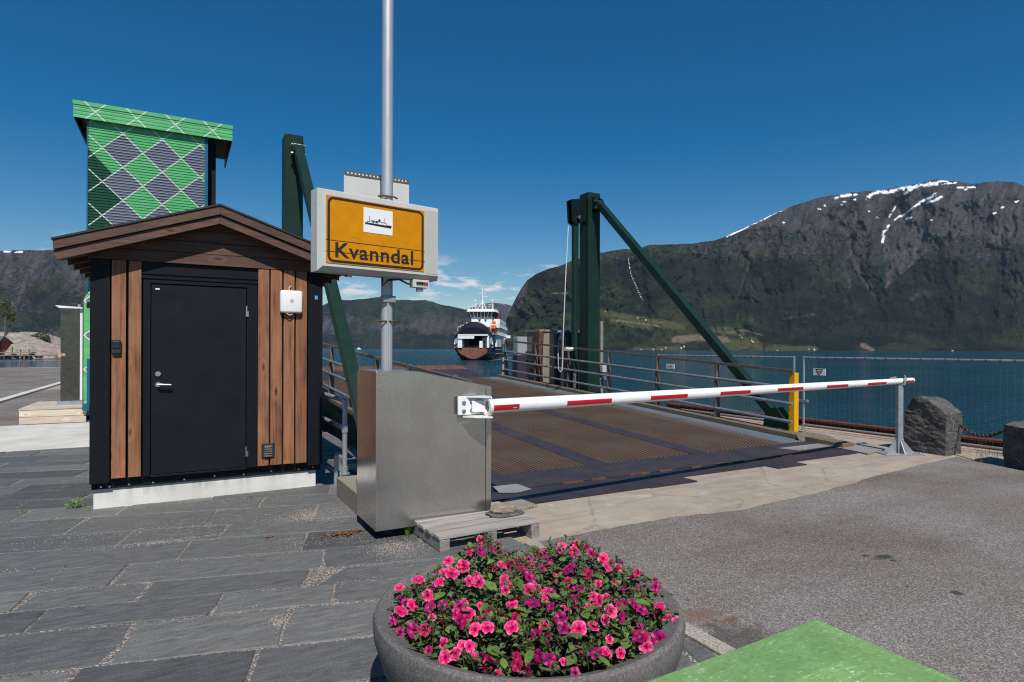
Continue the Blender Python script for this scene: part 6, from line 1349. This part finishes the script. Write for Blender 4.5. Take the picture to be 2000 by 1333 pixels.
# ------------------------------------------------------------------ car ferry, bow on
fo = P(925, 704, D=192); fo.z = WZ; th = math.radians(3.6)
ax_ = Vector((RT[0], RT[1])); fwv = Vector((FW[0], FW[1])); right = ax_ * math.cos(th) - fwv * math.sin(th)   # starboard side seen to the right
FM = frame(fo, (right.x, right.y))      # local x to the right, y aft, z up
fer = empty('car_ferry', fo, 'white and navy car ferry approaching with its bow visor raised', 'ferry')
def hull_ring(y, half, deck, keel, flare=.72):
    return [(-half, y, deck), (-half * .96, y, deck * .62), (-half * flare, y, .1), (-half * flare * .6, y, keel), (half * flare * .6, y, keel), (half * flare, y, .1), (half * .96, y, deck * .62), (half, y, deck)]
MB(FM).loft([hull_ring(0, 5.6, 4.2, .1, .30), hull_ring(2, 6.3, 4.3, -.5, .5), hull_ring(7, 6.5, 4.3, -1, .78), hull_ring(16, 6.6, 4.3, -1, .93), hull_ring(58, 6.6, 4.3, -1, .95), hull_ring(68, 5.5, 4.3, -.6, .6)]).build('hull', MT['ship_navy'], fer)
for z in (2.0, 3.3): MB(FM).tube([(6.52, 7, z), (6.72, 16, z), (6.72, 58, z)], .11, 6).build('rubbing_strake', MT['ship_grey'], fer)
# rusty bow ramp
MB(FM).prism([(-5.2, -.35, 3.9), (5.0, -.35, 3.9), (4.3, -.55, 2.3), (2.4, -.6, 1.1), (.6, -.62, .35), (-.6, -.62, .35), (-2.6, -.6, 1.1), (-4.6, -.55, 2.3)], (0, .5, 0)).build('bow_ramp', MT['ship_rust'], fer, bevel=.08)
for s in (-1, 1): MB(FM).prism([(s * 4.9, -.3, 3.9), (s * 6.3, .5, 4.4), (s * 6.1, .5, 3.1), (s * 4.7, -.2, 2.9)], (0, .3, 0)).build('bow_cheek', MT['ship_navy'], fer)
# visor arch: thick dark dome, raised over the opening
N = 28; outer = [(-6.55 * math.cos(math.pi * k / N) , 4.1 + 8.2 * math.sin(math.pi * k / N) ** .92) for k in range(N + 1)]
inner_ = [(-5.2, 4.0), (-5.15, 6.0), (-4.7, 7.7), (-3.6, 8.35), (-1.8, 8.7), (0, 8.85), (1.8, 8.7), (3.6, 8.35), (4.7, 7.7), (5.1, 6.0), (5.2, 4.0)]
vs_ = MB(FM)
crown = [p for p in outer if p[1] > 7.9]
lowc = [(x, 8.15 + .30 * (1 - (x / 5.4) ** 2)) for x in np.linspace(-5.3, 5.3, len(crown))]
for y0, y1 in ((0.0, .0),):
    for (a, b), (c, d) in zip(zip(crown, crown[1:]), zip(lowc, lowc[1:])):
        f0 = lambda p, yy: (p[0], yy, p[1])
        mid = lambda p, q_: ((p[0] + q_[0]) / 2, -1.0, (p[1] + q_[1]) / 2)
        vs_.face([f0(a, 1.2), f0(b, 1.2), mid(b, d), mid(a, c)]).face([mid(a, c), mid(b, d), f0(d, -.6), f0(c, -.6)]).face([f0(c, -.6), f0(d, -.6), f0(d, 3), f0(c, 3)]).face([f0(a, 1.2), f0(b, 1.2), (b[0], 4, b[1] - .3), (a[0], 4, a[1] - .3)])
vs_.build('visor', MT['ship_navy'], fer)
for s in (-1, 1):
    pts_o = [(s * 6.5, 4.0), (s * 6.5, 5.6), (s * 6.1, 7.0), (s * 5.4, 8.2)]; pts_i = [(s * 5.35, 4.0), (s * 5.3, 5.8), (s * 5.0, 7.0), (s * 4.3, 8.2)]
    m = MB(FM)
    m.prism([(x, .1, z) for x, z in pts_o] + [(x, .1, z) for x, z in reversed(pts_i)], (0, .8, 0)).build('visor_frame', MT['ship_grey'], fer)
    MB(FM).prism([(s * 6.62, -.1, 4.0), (s * 6.62, -.1, 5.9), (s * 6.25, -.1, 7.2), (s * 5.55, -.1, 8.5), (s * 5.3, -.1, 8.3), (s * 6.0, -.1, 7.0), (s * 6.3, -.1, 5.8), (s * 6.3, -.1, 4.0)], (0, 3, 0)).build('visor_arm', MT['ship_navy'], fer)
    MB(FM).tube([(s * 5.75, -.2, 5.0), (s * 5.75, .2, 5.0)], .45, 10).build('visor_hinge', MT['black'], fer); box('lamp', MT['snow_white'], fer, s * 6.0 - .2, s * 6.0 + .2, -.35, -.15, 5.0, 5.5, M=FM)
# car deck opening: ceiling beam, white side casings, dark interior, parked cars
MB(FM).box(-4.9, 4.7, -1.3, -.9, 7.75, 8.2).build('portal_beam', MT['snow_white'], fer)
MB(FM).box(-4.9, .3, -1.2, -.8, 6.8, 7.74).build('portal_panel', MT['snow_white'], fer)
MB(FM).box(-5.0, -3.6, -.9, 6, 3.95, 6.78).build('side_casing', MT['snow_white'], fer); MB(FM).box(4.3, 5.0, -.9, 12, 3.95, 7.74).build('side_casing', MT['snow_white'], fer); MB(FM).box(1.9, 2.9, -.6, 6, 3.95, 6.1).build('side_casing', MT['snow_white'], fer)
MB(FM).box(-6.2, 6.2, 3, 60, 8.2, 8.5).build('weather_deck', MT['ship_grey'], fer)
MB(FM).box(-6.3, -6.1, 3, 60, 4.25, 8.2).build('side_wall', MT['snow_white'], fer)
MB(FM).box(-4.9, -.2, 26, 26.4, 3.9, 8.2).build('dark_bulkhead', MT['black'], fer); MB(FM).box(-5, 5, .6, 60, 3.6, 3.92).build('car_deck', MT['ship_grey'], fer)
for i, (x, y, m) in enumerate(((-1.2, 11, 'tag_blue'), (.9, 9, 'house_white'), (-2.6, 14, 'house_white'), (3.6, 20, 'black'))):
    cmx = frame(FM @ Vector((x, y, 3.92)), (right.x, right.y))
    cr_ = empty('parked_car', FM @ Vector((x, y, 3.92)), ('blue car seen small inside the ferry car deck', 'pale car right of the blue car inside the ferry', 'pale car at the left inside the ferry car deck', 'dark car at the right inside the ferry car deck')[i], 'car')
    MB(cmx).prism([(-.85, 0, .35), (-.85, 0, .85), (-.85, 1.0, .95), (-.85, 1.6, 1.45), (-.85, 3.2, 1.45), (-.85, 4.0, .95), (-.85, 4.3, .4)], (1.7, 0, 0)).build('body', MT[m], cr_, bevel=.06)
    MB(cmx).prism([(-.72, .96, 1.0), (.72, .96, 1.0), (.62, 1.54, 1.41), (-.62, 1.54, 1.41)], (0, -.03, .01)).build('windscreen', MT['glass_dark'], cr_)
    for xx in (-.78, .78):
        for yy in (.8, 3.4): MB(cmx).tube([(xx - .1, yy, .32), (xx + .1, yy, .32)], .32, 12).build('wheel', MT['rubber'], cr_)
# white superstructure, starboard side visible
sup = box('superstructure', MT['snow_white'], fer, 1.8, 6.5, 22, 52, 4.3, 14.2, M=FM)
for z0, z1, y0, y1 in ((11.0, 11.12, 20, 54), (8.2, 8.32, 8, 54)): box('deck_edge', MT['ship_grey'], fer, 1.6, 6.85, y0, y1, z0, z1, M=FM)
MB(FM).box(5.6, 6.52, 10, 22, 4.3, 8.2).build('side_house', MT['snow_white'], fer)
for k in range(5): box('side_opening', MT['ship_grey'], fer, 6.50, 6.56, 23 + k * 5.6, 25.0 + k * 5.6, 8.9, 10.1, M=FM)
for k in range(5): box('side_opening', MT['glass_dark'], fer, 6.50, 6.56, 24 + k * 5.6, 25.6 + k * 5.6, 11.9, 13.0, M=FM)
MB(FM).box(6.45, 6.62, 24, 56, 4.3, 7.4).build('lower_side_plating', MT['ship_grey'], fer)
MB(FM).box(-5.2, 1.8, 20, 40, 8.5, 11.4).build('deckhouse', MT['snow_white'], fer)
MB(FM).prism([(-3.4, 20.5, 11.4), (3.9, 20.5, 11.4), (3.9, 20.5, 14.7), (-3.4, 20.5, 14.7)], (0, 10, 0)).build('bridge_front', MT['snow_white'], fer)
for a, b in ((-.9, -.2), (1.3, 1.9)): box('front_window', MT['glass_dark'], fer, a, b, 20.4, 20.52, 13.2, 14.0, M=FM)
wh = MB(FM).loft([[(-3.6, 20, 14.7), (3.7, 20, 14.7), (4.5, 22, 14.7), (4.5, 28, 14.7), (-4.4, 28, 14.7), (-4.4, 22, 14.7)], [(-4.2, 19.3, 16.6), (4.3, 19.3, 16.6), (5.1, 22, 16.6), (5.1, 28, 16.6), (-5, 28, 16.6), (-5, 22, 16.6)]]).build('wheelhouse', MT['glass_dark'], fer)
for k in range(7): x = -4.0 + k * 1.35; MB(FM).bar((x * .86, 19.9, 14.7), (x, 19.2, 16.6), .18, .12).build('window_mullion', MT['snow_white'], wh)
MB(FM).loft([[(-4.7, 18.6, 16.6), (4.8, 18.6, 16.6), (5.6, 22, 16.6), (5.6, 29, 16.6), (-5.5, 29, 16.6), (-5.5, 22, 16.6)], [(-4.5, 18.8, 17.5), (4.6, 18.8, 17.5), (5.3, 22, 17.5), (5.3, 29, 17.5), (-5.2, 29, 17.5), (-5.2, 22, 17.5)]]).build('wheelhouse_roof', MT['snow_white'], wh)
rl_ = MB(FM)
for x in np.linspace(-4.3, 4.4, 7): rl_.tube([(x, 19.2, 17.5), (x, 19.2, 19.2)], .07, 5)
for z in (18.3, 19.2): rl_.tube([(-4.3, 19.2, z), (4.4, 19.2, z)], .06, 5)
rl_.build('roof_railing', MT['snow_white'], wh)
ms = MB(FM).tube([(0.2, 23, 17.5), (.2, 23, 22.5), (.2, 23, 25.4)], .3, 8, .1).tube([(-1.6, 22, 17.5), (.2, 23, 20.6)], .12, 6).tube([(1.8, 22, 17.5), (.2, 23, 20.6)], .12, 6)
ms.build('mast', MT['snow_white'], fer); MB(FM).bar((-1.0, 22.8, 23.4), (1.5, 22.8, 23.4), .18, .18).bar((.2, 22.8, 22.1), (2.2, 22.8, 22.1), .16, .16).build('radar_bar', MT['snow_white'], fer)
for x in (-2.2, 3.9): MB(FM).tube([(x, 21, 17.5), (x, 21, 20.3)], .16, 6).tube([(x, 21, 20.3), (x, 21, 20.9)], .45, 8).build('searchlight_post', MT['snow_white'], fer)
MB(FM).box(4.4, 6.2, 27, 31, 14.6, 16.4).build('exhaust_casing', MT['house_red'], fer)
# side gallery with railings and orange rescue boat
gl = MB(FM)
for y in np.linspace(10, 54, 18): gl.tube([(6.8, y, 8.3), (6.8, y, 9.4)], .05, 4).tube([(6.8, y, 11.1), (6.8, y, 12.2)], .05, 4)
for z in (9.4, 8.9, 12.2, 11.7): gl.tube([(6.8, 10, z), (6.8, 54, z)], .05, 4)
gl.build('side_railing', MT['snow_white'], fer); MB(FM).box(6.5, 8.3, 50, 55, 7.9, 9.0).build('bridge_wing', MT['snow_white'], fer)
MB(FM).loft([[(4.2, 16.5, 10.1), (4.2, 16.5, 10.6)], [(4.0, 17, 9.5), (3.7, 17, 10.8)], [(4.4, 21, 9.4), (3.5, 21, 11)], [(5.4, 21, 9.4), (6.0, 21, 11)], [(5.2, 17, 9.5), (5.6, 17, 10.8)]], cap=False).box(3.9, 5.5, 17.3, 20.5, 10.6, 11.9).build('rescue_boat', MT['orange'], fer, bevel=.2)
MB(FM).box(4.2, 5.4, 17.0, 18.2, 12.1, 13.3).build('life_raft_canister', MT['orange'], fer, bevel=.3); MB(FM).tube([(3.6, 19, 8.4), (3.6, 18.6, 12.6), (4.8, 18.2, 13.4)], .18, 6).build('davit', MT['snow_white'], fer)
lrl = MB(FM)
for x in np.linspace(-6, -2.5, 5): lrl.tube([(x, 6 + (x + 6) * .3, 8.5), (x, 6 + (x + 6) * .3, 12.2 - abs(x + 3) * .5)], .07, 4)
lrl.tube([(-6, 6, 10.7), (-2.5, 7, 12)], .07, 4).build('side_railing', MT['snow_white'], fer)
wk = MB(FM)
rwk = random.Random(9)
for _ in range(260):
    t = rwk.random(); sgn = rwk.choice((-1, 1)); y = -1 + 60 * t; x = sgn * (5 + 1.4 * min(1, y / 8 + .3) + abs(rwk.gauss(0, .4)) + t * 3 * rwk.random()); r = rwk.uniform(.15, .5)
    wk.face([(x - r, y, .06), (x, y - r * 1.6, .06), (x + r, y, .06), (x, y + r * 1.6, .06)])
setp(wk.build('bow_foam', MT['snow_white']), kind='stuff')
MB(FM).box(-4.5, -1.8, 15, 19, 8.5, 12.6).build('deckhouse', MT['snow_white'], fer)
